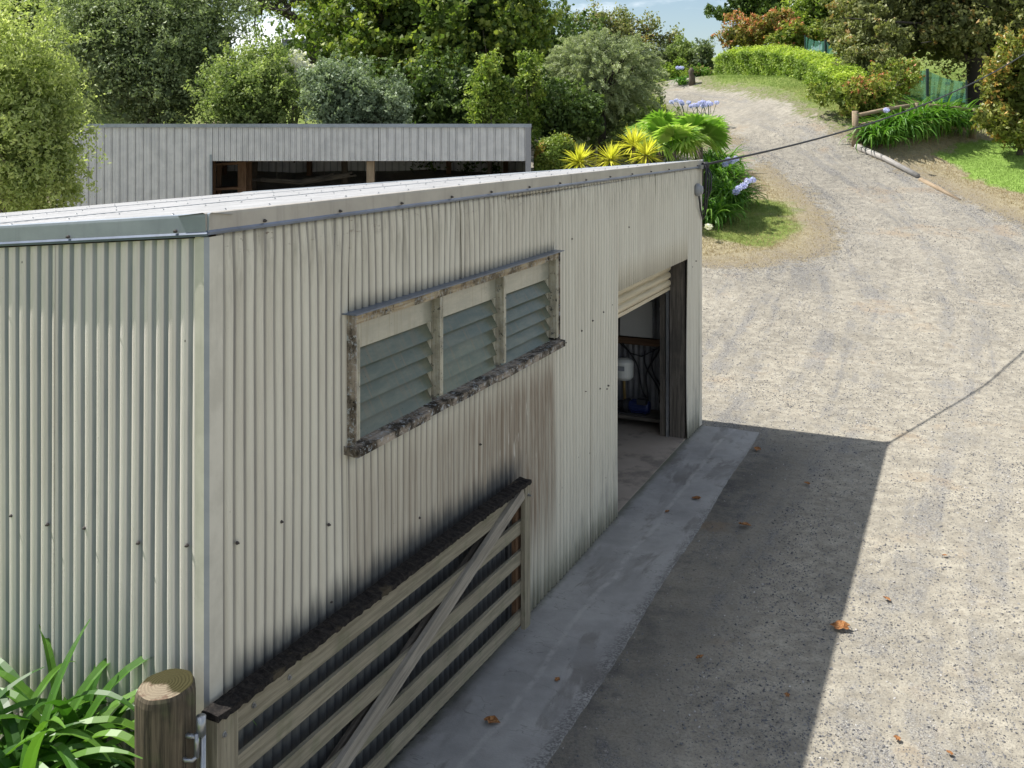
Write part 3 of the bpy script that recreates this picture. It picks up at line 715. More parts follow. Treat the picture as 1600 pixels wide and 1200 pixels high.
# concrete apron in front, a slab of its own
ap = MB(); rr = []
n = 220
for i in range(n+1):
    s = -1.6 + (LEN+1.6)*i/n
    w = np.interp(s, [-2, 2, LEN], [.93, .90, .775]) + .010*math.sin(s*2.3) + .003*math.sin(s*23)
    rr.append([(S(s, -w*j/8 if j else .35, .012 + (.004*math.sin(j*1.1+s) if 0 < j < 8 else 0)), (s, w*j/8 if j else -.3)) for j in range(9)])
for i in range(n):
    for j in range(8):
        a_, b_, c_, d_ = rr[i][j], rr[i][j+1], rr[i+1][j+1], rr[i+1][j]
        ap.quad(a_[0], b_[0], c_[0], d_[0], [a_[1], b_[1], c_[1], d_[1]])
    a_, d_ = rr[i][8], rr[i+1][8]; ap.quad(a_[0], a_[0]-U3*.03+OUT3*.008, d_[0]-U3*.03+OUT3*.008, d_[0], [a_[1]]*4)
ap.build('pavement', M['concrete'])['kind'] = 'structure'

# pump on its bench just inside the door
bo = S(LEN-.32, .9, 0)
bench = thing('low_bench', 'low timber bench against the far iron wall inside the door', 'bench', bo)
b = MB(); b.box(S(LEN-.32, .95, .15), I3, D3, U3, 1.5, .42, .04); b.build('bench_top', M['jamb_wood'], bench, bo)
for d in (.3, 1.6):
    b = MB(); b.box(S(LEN-.4, d, .075), U3, I3, D3, .11, .09, .2); b.build('leg', M['jamb_wood'], bench, bo)
po = S(LEN-.38, .78, .17)
pump = thing('water_pump', 'blue electric water pump on the low bench, white pressure tank above', 'pump', po)
b = MB(); b.lathe(S(LEN-.38, .56, .27), [(.03, 0), (.075, .01), (.08, .03), (.08, .24), (.07, .27), (.02, .28)], 18, I3)
for k in range(12):
    a_ = k*math.pi/6; b.box(S(LEN-.38, .70, .27)+(D3*math.cos(a_)+U3*math.sin(a_))*.083, I3, U3*math.cos(a_)-D3*math.sin(a_), D3*math.cos(a_)+U3*math.sin(a_), .2, .006, .012)
b.build('motor', M['blue_motor'], pump, po)
b = MB(); b.lathe(S(LEN-.38, .83, .27), [(.05, 0), (.09, .01), (.09, .07), (.06, .09), (.045, .17), (.03, .18)], 18, I3); b.box(S(LEN-.38, .8, .18), I3, D3, U3, .4, .16, .02)
b.build('pump_head', M['black_rubber'], pump, po)
b = MB(); b.box(S(LEN-.46, .64, .36), I3, D3, U3, .12, .1, .07); b.build('terminal_box', M['black_rubber'], pump, po)
b = MB(); b.lathe(S(LEN-.42, .90, .6), [(.02, 0), (.09, .015), (.122, .05), (.125, .07), (.125, .23), (.12, .25), (.08, .28), (.03, .29)], 24); b.build('pressure_tank', M['tank'], pump, po)
b = MB(); b.tube([S(LEN-.42, .90, .61), S(LEN-.42, .90, .5), S(LEN-.4, .90, .42), S(LEN-.38, .90, .3)], .02, 10); b.build('riser_pipe', M['brass'], pump, po)
b = MB(); b.box(S(LEN-.547, .90, .78), I3, U3, D3, .09, .06, .004); b.build('tank_label', M['grey_plastic'], pump, po)
go = S(LEN-.11, .47, 1.52)
pg = thing('pressure_gauge', 'small round white pressure gauge on the dark post inside the doorway', 'gauge', go)
b = MB(); b.lathe(S(LEN-.10, .47, 1.52), [(.038, 0), (.04, .02), (.036, .03)], 18, -D3); b.build('gauge_body', M['galv'], pg, go)
b = MB(); b.lathe(S(LEN-.131, .47, 1.52), [(.033, 0), (.033, .003)], 18, -D3); b.build('gauge_face', M['tank'], pg, go)
co = S(LEN-.12, .8, .3); hs = MB()
for (d0, d1, sag, zt) in ((.55, .72, .15, 1.0), (.62, .45, .1, .98), (.70, .52, .22, .95), (1.0, .62, .12, 1.02)):
    pts = [S(LEN-.13, d0+(d1-d0)*t+.05*math.sin(t*6+d0*9), zt-(zt-.28)*t) for t in np.linspace(0, 1, 14)]
    hs.tube(pts, .011, 7)
hs.tube([S(LEN-.14, 1.05, 1.02), S(LEN-.14, .9, .9), S(LEN-.14, .75, .87), S(LEN-.14, .6, .95), S(LEN-.14, .5, 1.02)], .009, 7)
tag(hs.build('hose_bundle', M['black_rubber'], None, co, smooth=True), 'black hoses and cables hanging on the iron wall behind the pump', 'hoses')

# ------------------------------------------------------------------ gate leaning along the wall, strainer post, latch
G0, G1 = S(-.10, -.055, 0), S(3.45, -.085, 0)
GD = unit(G1-G0); GO = unit(V(GD[1], -GD[0], 0)); GLN = 3.56
if np.dot(GO, OUT3) < 0: GO = -GO
def GP(u, o, z): return G0 + GD*u + GO*o + U3*(z - .0095*u + 0)
GDT = unit(GD - U3*.0095)
gate = thing('farm_gate', 'five rail timber farm gate with black lichened cap rail folded against the wall', 'gate', G0)
GOo = tuple(G0)
b = MB(); n = 150
rngc = np.random.default_rng(3)
capz = 1.272
for i in range(n):
    u0, u1 = GLN*i/n, GLN*(i+1)/n; 
    if i == 0: lastp = None
    def ring(u, j):
        q = np.random.default_rng(j+100); w = .108 + .003*q.normal(); t = .026
        return [GP(u, .0, capz-.03), GP(u, w, capz-.032-.003*q.normal()), GP(u, w-.004, capz-.006+.003*q.normal()), GP(u, w*.5, capz-.002+.004*q.normal()), GP(u, .004, capz+.002*q.normal())]
    r0, r1 = ring(u0, i), ring(u1, i+1)
    for k in range(5): b.quad(r0[k], r0[(k+1) % 5], r1[(k+1) % 5], r1[k], [(u0, k*.05)]*4)
    if i == 0: c5 = r0
    if i == n-1:
        for rr_ in (c5, r1): m0 = len(b.v); b.v += [tuple(p) for p in rr_]; b.face(range(m0, m0+5))
b.build('cap_rail', M['cap'], gate, GOo, smooth=False)
for i, (zc, h) in enumerate(((1.165, .15), (.925, .10), (.695, .10), (.465, .10), (.235, .10))):
    b = MB(); b.box(GP(GLN/2, .048, zc), GDT, U3, GO, GLN-.06, h, .024); b.build('rail', M['gate_wood'], gate, GOo, bevel=.003)
for (u, w, oo, nm, th, mt) in ((.075, .145, .078, 'upright', .034, 'gate_wood'), (.03, .05, .035, 'upright', .07, 'gate_wood'), (.07, .13, .018, 'upright', .03, 'gate_wood'), (GLN-.06, .10, .078, 'upright', .034, 'gate_wood'), (GLN-.09, .12, .018, 'upright', .034, 'dark_wood')):
    b = MB(); b.box(GP(u, oo, .69 if u > 1 else .70), U3, GDT, GO, 1.09, w, th); b.build(nm, M[mt], gate, GOo, bevel=.003)
b = MB(); b.beam(GP(GLN-.10, .078, 1.20), GP(.22, .078, .23), .03, .098, GO); 
b = MB(); d_ = unit(GP(.22, .078, .23)-GP(GLN-.12, .078, 1.20)); n_ = np.cross(d_, GO)
b.box((GP(.20, .078, .23)+GP(GLN-.12, .078, 1.19))/2, d_, n_, GO, np.linalg.norm(GP(.2, .078, .23)-GP(GLN-.12, .078, 1.19)), .095, .034); b.build('brace', M['brace_wood'], gate, GOo, bevel=.003)
b = MB(); b.box((GP(.20, .015, .20)+GP(GLN-.2, .015, 1.16))/2, d_, n_, GO, np.linalg.norm(GP(.2, .0, .23)-GP(GLN-.2, .0, 1.17)), .095, .03); b.build('brace', M['jamb_wood'], gate, GOo, bevel=.003)
for (u, z) in ((.05, 1.16), (.09, .92), (.3, 1.16), (.58, 1.16), (GLN-.05, 1.16), (.06, .68), (.07, .46)):
    b = MB(); b.lathe(GP(u, .094 if u < .15 or u > 3 else .061, z), [(.014, 0), (.014, .004), (.009, .005), (.009, .012)], 10, GO)
    if u > 3: b.tube([GP(GLN-.06, .09, 1.16), GP(GLN-.06, .125, 1.16)], .007, 8)
    b.build('bolt_head', M['galv'], gate, GOo)
pc = V(-1.575, 4.66, 0)
post = MB(); pr = []
nn = 40
strn = np.random.default_rng(5)
rad = lambda k, z: .128*(1 + .03*math.sin(k*2*math.pi/nn*2+1) + .018*math.sin(k*2*math.pi/nn*7+z*1.5) + .006*math.sin(k*2*math.pi/nn*17))
zs_ = [-.1, .3, .7, 1.0, 1.2, 1.32, 1.40, 1.425, 1.44]
base = 0
for i, z in enumerate(zs_):
    for k in range(nn):
        th = 2*math.pi*k/nn; r_ = rad(k, z)*(1 if i < 7 else (.97 if i == 7 else .91))
        zz_ = z + (.012*math.cos(th-1) if i > 4 else 0)
        post.v.append((pc[0]+r_*math.cos(th), pc[1]+r_*math.sin(th), zz_))
for i in range(len(zs_)-1):
    for k in range(nn):
        k2 = (k+1) % nn
        post.face((i*nn+k, i*nn+k2, (i+1)*nn+k2, (i+1)*nn+k), [(zs_[i], k*.02), (zs_[i], k*.02+.02), (zs_[i+1], k*.02+.02), (zs_[i+1], k*.02)])
def cuttop():
    g = G('sawn_post_top'); p = g.obj(); x = g.sep(p)
    rad_ = g.m('SQRT', g.m('ADD', g.m('POWER', x[0], 2), g.m('POWER', x[1], 2)))
    n = g.noise(p, 12, 5, .7); rings = g.m('SINE', g.m('ADD', g.m('MULTIPLY', rad_, 420), g.m('MULTIPLY', n, 9)))
    c = g.mix(g.ss(rings, -2, 2.5), (.20,.165,.115), (.25,.205,.145))
    c = g.mix(g.ss(g.noise(p, 9, 6, .75), .48, .58), c, (.13,.085,.06))
    dark_half = g.ss(g.m('ADD', g.m('ADD', x[1], g.m('MULTIPLY', x[0], .45)), g.m('MULTIPLY', g.m('SUBTRACT', n, .5), .10)), -.045, -.015)  # back half of the sawn top is darker, with a ragged edge
    c = g.mix(dark_half, c, (.04,.036,.014))
    return g.done(g.bsdf(c, .95, 0, g.bump(g.m('ADD', rings, n), .4, .004), .15))
post.cm = 1; n0 = (len(zs_)-1)*nn; ctr = len(post.v); post.v.append((pc[0], pc[1], 1.452))
for k in range(nn): post.face((n0+k, n0+(k+1) % nn, ctr))
o = post.build('strainer_post', [M['post_wood'], cuttop()], None, pc, smooth=False)
tag(o, 'thick round timber post with sawn top standing beside the gate end', 'post')
# gudgeon and latch between post and gate
lo = pc + V(.125, -.03, 1.24)
lt = thing('gate_latch', 'small galvanised gudgeon and eye latch between the round post and the gate', 'latch', lo)
b = MB(); L0 = V(*lo)
b.tube([L0+V(-.05, -.01, 0), L0+V(.0, -.03, 0), L0+V(.035, -.035, 0)], .011, 10)
b.tube([L0+V(.035, -.035, -.09), L0+V(.035, -.035, .015)], .012, 10)
b.tube([L0+V(.038, -.035, -.085), L0+V(.02, -.045, -.10), L0+V(-.01, -.045, -.10), L0+V(-.04, -.03, -.09)], .010, 10)
b.build('pin', M['galv'], lt, lo, smooth=True)
b = MB(); b.tube([L0+V(.05, -.02, .0), L0+V(.05, -.02, .085)], .022, 14); b.build('collar', M['galv'], lt, lo, smooth=True)
b = MB(); b.tube([L0+V(.056, -.012, -.75), L0+V(.056, -.012, 0)], .014, 12); b.build('gate_rod', M['galv'], lt, lo, smooth=True)
b = MB(); b.lathe(L0+V(-.035, -.015, .0), [(.018, 0), (.018, .006), (.01, .008), (.01, .018)], 8, (.6, -.8, 0)); b.build('nut', M['galv'], lt, lo)

# ------------------------------------------------------------------ cable and fittings at the far corner
cb = S(LEN-.02, -.06, 3.43)
P0 = S(LEN+.02, -.08, 3.44)
b = MB(); pts = []
for t in np.linspace(0, 5.2, 40):
    x = P0[0]+3.41*t/1.15*1.15; 
    pts.append((P0[0]+3.41*t, P0[1]+4.16*t, P0[2] + .34*t + .125*t*t))
b.tube(pts, .015, 8); o = b.build('power_cable', M['black_rubber'], None, P0, smooth=True)
tag(o, 'black overhead cable running from the shed corner across the driveway', 'cable')
ib = thing('cable_bracket', 'dark insulator bracket under the barge at the far shed corner', 'bracket', cb)
b = MB(); b.box(S(LEN-.12, -.05, 3.41), D3, I3, U3, .2, .06, .05); b.build('bracket_arm', M['galv'], ib, cb)
b = MB()
for k in range(3): b.lathe(S(LEN-.05+.05*k, -.075, 3.425), [(.02, 0), (.045, .008), (.045, .022), (.02, .03)], 14, D3)
b.build('insulator', M['black_rubber'], ib, cb, smooth=True)
jb = S(LEN-.28, -.05, 3.05)
jt = thing('junction_box', 'round grey weatherproof connector on the wall near the far top corner', 'junction box', jb)
b = MB(); b.lathe(S(LEN-.28, -.018, 3.12), [(.075, 0), (.085, .02), (.085, .05), (.06, .065), (.055, .09), (.03, .095)], 18, OUT3); b.build('box_body', M['grey_plastic'], jt, jb, smooth=True)
b = MB(); b.tube([S(LEN-.28, -.06, 3.06), S(LEN-.26, -.07, 2.95), S(LEN-.2, -.06, 2.88), S(LEN-.02, -.05, 2.72)], .012, 8); b.build('conduit', M['black_rubber'], jt, jb, smooth=True)
wt = MB()
for (dx, lo_, k) in ((0, 2.78, .10), (.03, 2.95, .16), (-.05, 2.86, .05), (.05, 3.1, -.05)):
    wt.tube([S(LEN-.0+dx, -.09, 3.42), S(LEN-.06+dx, -.10-k*.4, 3.3), S(LEN-.10+dx-k*.3, -.10-k*.5, 3.12), S(LEN-.05+dx, -.09, lo_), S(LEN-.02, -.05, lo_-.05)], .011, 8)
tag(wt.build('loose_wires', M['black_rubber'], None, cb, smooth=True), 'loop of black service wires drooping from the bracket at the shed corner', 'wires')

# ------------------------------------------------------------------ fallen leaves
def leafmesh():
    b = MB(); rr = random.Random(3); n = 9
    out = []
    for k in range(14):
        th = 2*math.pi*k/14; r_ = .05*(.55+.45*abs(math.cos(th*2.5)))*(1+.3*math.cos(th)); out.append((r_*math.cos(th)*1.3, r_*math.sin(th), .012+.016*rr.random()))
    c0 = len(b.v); b.v.append((0, 0, .006)); b.v += out
    for k in range(14): b.face((c0, c0+1+k, c0+1+(k+1) % 14))
    return b
spots = [(1161,826,1.3,'curled brown leaf lying at mid depth of the shaded gravel'), (1318,989,1.5,'large crisp brown leaf on the sun and shadow edge of the driveway'), (1090,783,1.1,'brown leaf on the outer edge of the concrete strip, nearest the doorway'),
 (765,1137,1.1,'orange leaf on the concrete strip beside the gate bottom'), (1184,706,1.1,'small orange leaf just beyond the end of the concrete strip'), (1262,760,.8,'small leaf in the upper shaded gravel near the wall shadow corner'),
 (1092,1036,.7,'yellow green leaf in the lower shaded gravel'), (870,1068,.5,'tiny dark leaf near the middle of the concrete strip'), (1384,940,.7,'pale leaf on sunlit gravel above the large crisp leaf'), (1230,1092,.5,'tiny red brown leaf low in the shaded gravel'),
 (1042,803,.6,'thin leaf scrap on the concrete between doorway and gate'), (1475,872,.5,'small green leaf alone on the sunlit gravel'), (1402,1164,.6,'straw coloured leaf at the bottom of the sunlit driveway'), (1485,1190,.5,'rust coloured leaf in the bottom right of the driveway')]
l0 = None
for i, (px, py, sc_, lab) in enumerate(spots):
    p = hit(px, py); p[2] += .016
    if l0 is None: l0 = leafmesh().build('fallen_leaf', M['dead']); o = l0
    else: o = l0.copy(); COL.objects.link(o)
    o.location = tuple(p); o.rotation_euler = (random.uniform(-.2, .2), random.uniform(-.2, .2), random.random()*6); o.scale = (sc_*.85,)*3
    tag(o, lab, 'leaf', 'dead leaves on the ground')

# ------------------------------------------------------------------ far shed (open fronted)
FZ = 24.0
def fx(px, Z=FZ): return (px-800)/F*Z
def fz(py, Z=FZ): return CAMH-(py-HY)/F*Z
so = V(fx(460), FZ, g0(fx(460), FZ))
s2 = thing('open_fronted_shed', 'long grey white iron implement shed with open front behind the near roof', 'shed', so)
XL, XR, XO = fx(88), fx(829), fx(330); ZT = fz(197); ZO = fz(251.5)
def trap(w): return lambda t: 1.0 if t < w else (1-(t-w)/.06 if t < w+.06 else (0 if t < .94 else (t-.94)/.06))
b = MB()
pl = lambda Y: (lambda s, off, z: V(s, Y-off, z))
def trapwall(b, x0, x1, z0, z1, pitch, Y=FZ, amp=.028, w=.10):
    x = x0
    prof_ = [(0, -.3), (.05, 1), (w, 1), (w+.05, -.3), (w+.12, 0), (.5, 0), (.52, .25), (.56, .25), (.58, 0), (.93, 0), (1, -.3)]
    pts = []
    k = 0
    while x0+k*pitch < x1:
        for t, h in prof_[:-1]: 
            xx_ = x0+(k+t)*pitch
            if xx_ < x1: pts.append((xx_, h*amp))
        k += 1
    pts.append((x1, 0))
    for (a, ha), (c, hc) in zip(pts[:-1], pts[1:]):
        for q_, h_ in enumerate((ha, hc, hc, ha)): b.rib[len(b.v)+q_] = 0 if h_ < 0 else 1
        b.quad((a, Y-ha, z0), (c, Y-hc, z0), (c, Y-hc, z1), (a, Y-ha, z1), [(a, z0), (c, z0), (c, z1), (a, z1)])
trapwall(b, XL, XO, g0(-8, FZ)-.3, ZT, .183)
b.build('left_wall', M['shed2'], s2, so)
b = MB(); xm = fx(592)
trapwall(b, XO, xm, ZO, ZT, .140, w=.16); trapwall(b, xm, XR-.11, ZO, ZT, .180, FZ-.002, w=.12)
b.build('fascia_cladding', M['shed2'], s2, so)
b = MB(); b.box(((XL+XR)/2, FZ+.03, ZT+.01), (1,0,0), (0,1,0), (0,0,1), XR-XL+.04, .16, .085); b.build('top_capping', M['trim_grey'], s2, so)
b = MB(); b.box((XR-.055, FZ-.02, (ZT+.5)/2), (0,0,1), (1,0,0), (0,1,0), ZT-.55, .13, .05); b.build('end_trim', M['shed2'], s2, so)
b = MB(); b.box((XO+.0, FZ+.0, (ZO+.8)/2), (0,0,1), (1,0,0), (0,1,0), ZO-.5, .05, .07); b.build('opening_trim', M['trim_grey'], s2, so)
b = MB(); b.box((fx(577), FZ+.25, 1.6), (0,0,1), (1,0,0), (0,1,0), 3.0, .18, .14); b.build('front_post', M['fence_wood'], s2, so)
b = MB()
for px in (345, 480, 700, 790): b.box((fx(px)*1.22, FZ+5.6, 1.9), (0,0,1), (1,0,0), (0,1,0), 3.6, .14, .14)
b.box(((XL+XR)/2, FZ+.15, ZO+.1), (1,0,0), (0,1,0), (0,0,1), XR-XL-.3, .05, .22)
b.build('inner_posts', M['dark_wood'], s2, so)
b = MB(); bz = 1.0
corrugated(b, XL, XR, [.5, 2.0, 3.4], lambda s, off, z: V(s, FZ+5.9-off, z), pitch=.2, per=4)
corrugated(b, 0, 6, [.4, 2.0, 3.5], lambda s, off, z: V(XR-.04+off, FZ+s, z), pitch=.2, per=4)
corrugated(b, 0, 6, [.0, 2.0, 3.5], lambda s, off, z: V(XL+.04-off, FZ+s, z), pitch=.2, per=4)
b.build('back_walls', M['shed2'], s2, so, smooth=True)
b = MB(); corrugated(b, XL-.05, XR+.05, [0, 3, 6.1], lambda s, off, z: V(s, FZ-.02+z, ZT+.0+off - z*.09), pitch=.2, per=4); b.build('roof', M['dark_iron'], s2, so, smooth=True)
# shelf rack and bundled branches inside
ro = V(fx(350)*1.03, FZ+.8, g0(-7, FZ+.8))
rk = thing('timber_rack', 'brown timber shelf frame standing inside the left end of the open front', 'rack', ro)
for dx in (-.28, .42):
    for dy in (0, .5): b = MB(); b.box(ro+V(dx, dy, 1.1), (0,0,1), (1,0,0), (0,1,0), 2.2, .2 if dx > 0 else .1, .08); b.build('upright', M['dark_wood'], rk, ro)
for z in (.9, 1.5, 2.1): b = MB(); b.box(ro+V(0, .25, z), (1,0,.05), (0,1,0), (0,0,1), .9, .6, .06); b.build('shelf', M['dark_wood'], rk, ro)
ro = V(fx(465)*1.06, FZ+1.8, 2.55)
b = MB()
for k in range(12):
    b.tube([ro+V(-1.1+random.uniform(-.3,.3), random.uniform(-.1,.1), .0+random.uniform(-.03,.03)), ro+V(0, random.uniform(-.1,.1), -.07+random.uniform(-.05,.05)), ro+V(1.1+random.uniform(-.3,.3), random.uniform(-.1,.1), .1+random.uniform(-.05,.08))], .025, 6)
for x in (-.6, .6): b.tube([ro+V(x, 0, -.05), ro+V(x, 0, .55)], .006, 6)
tag(b.build('stick_bundle', M['jamb_wood'], None, ro), 'bundle of thin poles slung under the roof of the open fronted shed', 'poles')
# ------------------------------------------------------------------ vegetation
def rdirs(r, n, zb=0):
    d = r.normal(size=(n, 3)); d[:, 2] += zb; return d/np.linalg.norm(d, axis=1)[:, None]
def leafquads(r, pos, nrm, size, asp=.5, droop=0, jit=.7, dirv=None):
    n = len(pos)
    nn = nrm + r.normal(0, jit, (n, 3)); nn /= np.linalg.norm(nn, axis=1)[:, None]
    t = r.normal(size=(n, 3)) if dirv is None else dirv + r.normal(0, .45, (n, 3))
    t[:, 2] -= droop
    t -= nn*(t*nn).sum(1)[:, None]; t /= np.linalg.norm(t, axis=1)[:, None]+1e-9
    b = np.cross(nn, t); L = (size*(.5+1.0*r.random(n)))[:, None] if hasattr(size, '__len__') else (size*(.7+.6*r.random(n)))[:, None]
    w = L*asp*.5
    p0 = pos - t*L*.5; p2 = pos + t*L*.5 - nn*L*.12; m_ = pos + nn*L*.06
    return np.stack([p0, m_+b*w, p2, m_-b*w], 1).reshape(-1, 3)
SHOOT = .6
def crown_pts(r, c, rad, nblob, nleaf, brange=(.22, .38), low=-.75, shell=.62, flat=1.0):
    """sub-clumps spread through an ellipsoid; returns positions, normals, tone"""
    c = V(*c); rad = V(*rad)
    d = rdirs(r, nblob*3, .15); d = d[d[:, 2] > low][:nblob]
    k = (shell + (1-shell)*r.random(len(d)))**.8
    k[: len(d)//4] *= .5
    q1, q2 = r.normal(size=(2, 3)); q3 = r.normal(size=3)
    k = k*(1 + .20*np.sin(d@q1*2.2+1) + .16*np.sin(d@q2*3.5) + .14*np.sin(d@q3*7))
    bc = c + d*rad*k[:, None]*.86; br = (brange[0] + (brange[1]-brange[0])*r.random(len(d)))*rad.mean()
    w = br**2; idx = r.choice(len(d), nleaf, p=w/w.sum())
    ld = rdirs(r, nleaf, .1)
    q = 1 - np.abs(r.normal(0, .15, nleaf)); q = np.where(r.random(nleaf) < .10, q*1.25, q)
    pos = bc[idx] + ld*(br[idx]*q)[:, None]*np.array([1, 1, flat])
    # shoots that break the outline
    ns = int(nleaf*SHOOT); k_ = max(8, ns//26); si = r.choice(len(d), k_, p=w/w.sum()); sd_ = rdirs(r, k_, .7); L_s = rad.mean()*(.10+.22*r.random(k_)); off_ = .35+.6*r.random(k_)
    j = r.integers(0, k_, ns); tt_ = r.random(ns)
    pos[:ns] = bc[si[j]] + sd_[j]*(br[si[j]]*off_[j] + L_s[j]*tt_)[:, None] + r.normal(0, 1, (ns, 3))*(.03+.045*(1-tt_))[:, None]*rad.mean()**.5*.8
    idx[:ns] = si[j]; tipf = np.zeros(nleaf); tipf[:ns] = tt_-.4; sv = r.random(k_)-.5; tipf[:ns] += .5*sv[j]
    bt = r.random(len(d))
    tone = np.clip(.10 + .45*bt[idx] + .40*r.random(nleaf) + .35*tipf, 0, 1)
    return pos, ld, tone, bc, br
def limbs(mb, base, bc, r0, trunk_top, r, nl=14, curve=.15):
    base = V(*base); tt = V(*trunk_top)
    mid_ = (base+tt)/2 + V(*(r.normal(0, .05, 2)*np.linalg.norm(tt-base)), 0)
    mb.tube([base, base*.75+mid_*.25, mid_, tt], [r0*1.35, r0, r0*.85, r0*.55], 9)
    for i in r.choice(len(bc), min(nl, len(bc)), replace=False):
        e = bc[i]; st = base + (tt-base)*(.45+.5*r.random())
        m1 = st*.6+e*.4 + V(*r.normal(0, curve, 3)*np.linalg.norm(e-st)*.4) + U3*.1; rr_ = r0*(.25+.2*r.random())
        mb.tube([st, m1, e*.9+m1*.1, e], [rr_, rr_*.7, rr_*.35, rr_*.12], 6, cap=False)
        for _ in range(2):
            e2 = e + r.normal(0, .5, 3)*np.linalg.norm(e-st)*.3; mb.tube([m1*.5+e*.5, e2], [rr_*.3, rr_*.08], 5, cap=False)
def gz(p): return V(p[0], p[1], g0(p[0], p[1]))
def tree(name, label, cat, x, Y, zc, rad, nblob, nleaf, size, mat, seed, asp=.55, tr=.16, bark='bark', group=None, low=-.75, brange=(.22,.38), droop=0, flat=1, extra=None, nl=14, shell=.62, jit=.48, inner=.12):
    """x, zc: photo column and row of the crown's middle, at distance Y"""
    r = np.random.default_rng(seed)
    c = P3(x, zc, Y) if not isinstance(zc, tuple) else V(x, Y, zc[0])
    base = gz(c); base[2] -= .1
    t = thing(name, label, cat, base, group=group)
    crowns = [(c, V(*rad), nblob, nleaf)] + ([(P3(*e[0]), V(*e[1]), e[2], e[3]) for e in extra] if extra else [])
    P, Nn, T, BC = [], [], [], []
    for (cc, rd, nb, nlf) in crowns:
        p, n_, tn, bc, br = crown_pts(r, cc, rd, nb, nlf, brange, low, shell, flat); P.append(p); Nn.append(n_); T.append(tn); BC.append(bc)
    P = np.concatenate(P); Nn = np.concatenate(Nn); T = np.concatenate(T); BC = np.concatenate(BC)
    sz_ = np.full(len(P), size)
    co = leafquads(r, P - base, Nn, sz_, asp, droop, jit)
    tones = np.repeat(T, 4)
    if inner:
        ni = int(len(P)*inner*.5); cc, rd = crowns[0][0], crowns[0][1]
        pi_ = cc + rdirs(r, ni)*rd*(r.random(ni)**.5*.72)[:, None]
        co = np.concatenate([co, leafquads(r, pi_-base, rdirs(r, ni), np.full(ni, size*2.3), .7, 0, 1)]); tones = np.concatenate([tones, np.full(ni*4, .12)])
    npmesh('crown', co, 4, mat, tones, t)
    b = MB(); tt = c - V(0, 0, rad[2]*.15); limbs(b, base, BC, tr, tt, r, nl)
    b.build('trunk', M[bark], t, base, smooth=True)
    return t
FO = {}
FO['willow'] = foliage('fine_yellow_green', (.10,.13,.035), (.26,.30,.10), (.48,.50,.22), .4)
FO['dusty'] = foliage('dusty_green', (.045,.065,.03), (.13,.165,.075), (.29,.335,.17), .3)
FO['dark'] = foliage('dark_green', (.02,.038,.01), (.06,.095,.024), (.14,.19,.05), .3)
FO['yg'] = foliage('mid_yellow_green', (.055,.08,.022), (.15,.20,.06), (.30,.34,.12), .35)
FO['silver'] = foliage('silvery_green', (.06,.085,.045), (.16,.205,.12), (.33,.38,.25), .25, .4)
FO['maple'] = foliage('maple_green', (.025,.045,.01), (.075,.115,.022), (.25,.275,.055), .4)
FO['lime'] = foliage('lime_green', (.05,.085,.015), (.14,.195,.035), (.33,.36,.08), .4)
FO['feather'] = foliage('feathery_olive', (.06,.085,.045), (.185,.215,.115), (.36,.385,.22), .3)
FO['olive'] = foliage('olive_brown', (.045,.055,.02), (.14,.155,.055), (.27,.265,.11), .3, accent=(.26,.17,.06), accent_at=.86)
FO['hedge'] = foliage('clipped_hedge', (.05,.09,.015), (.17,.24,.04), (.36,.42,.08), .35)
FO['photinia'] = foliage('photinia', (.05,.085,.015), (.16,.20,.035), (.33,.32,.07), .3, accent=(.40,.15,.08), accent_at=.84)
FO['photinia_red'] = foliage('photinia_red', (.06,.08,.015), (.20,.18,.04), (.36,.26,.08), .3, accent=(.44,.19,.10), accent_at=.62)
FO['magnolia'] = foliage('magnolia', (.05,.07,.015), (.15,.17,.035), (.28,.27,.07), .25, .3, accent=(.40,.25,.07), accent_at=.76)
FO['strap'] = foliage('strap_leaf', (.025,.075,.010), (.07,.16,.02), (.18,.30,.05), .35, .38, accent=(.33,.27,.12), accent_at=.785)
FO['strap_deep'] = foliage('deep_strap_leaf', (.010,.04,.006), (.04,.11,.012), (.13,.24,.035), .3, .32)
FO['yucca'] = foliage('yellow_spike', (.16,.20,.03), (.42,.40,.05), (.58,.54,.10), .35, .35)
FO['palm'] = foliage('fan_palm', (.05,.11,.015), (.14,.25,.035), (.36,.42,.13), .4, .35)
FO['lowhedge'] = foliage('low_hedge', (.04,.07,.012), (.12,.17,.03), (.25,.26,.06), .3, accent=(.32,.20,.06), accent_at=.85)
FO['flower'] = foliage('blue_flower', (.26,.26,.55), (.40,.40,.72), (.60,.60,.88), .4)
FO['white'] = foliage('pale_blossom', (.35,.35,.33), (.6,.58,.55), (.8,.78,.74), .3)

G1_ = 'trees and shrubs behind the sheds'
tree('tree', 'light yellow green fine leaved tree at the left photo edge', 'tree', 22, 17.5, 190, (1.45,1.5,1.75), 120, 30000, .075, FO['willow'], 1, .42, .1, low=-1, droop=.2, brange=(.2,.36), extra=[((40,262,17.2), (.85,1,.85), 40, 9000), ((-60,90,17.5), (1.3,1.3,1.1), 40, 9000), ((60,300,17.4), (.7,.9,.5), 25, 5000)], inner=.1)
tree('tree', 'large dusty green tree with dense small leaves behind the left end of the far shed', 'tree', 240, 31, 85, (3.3,2.6,3.2), 170, 46000, .105, FO['dusty'], 2, .5, .2, group=G1_, low=-1, brange=(.16,.30), extra=[((300,75,31), (1.6,2,2.0), 60, 11000), ((150,40,31), (1.9,2,2.1), 60, 11000)])
tree('tree', 'dark tree showing between the leaf masses in the top left corner', 'tree', 20, 38, 60, (3.2,2.6,3.6), 90, 17000, .16, FO['maple'], 3, .6, .22, group=G1_, low=-1)
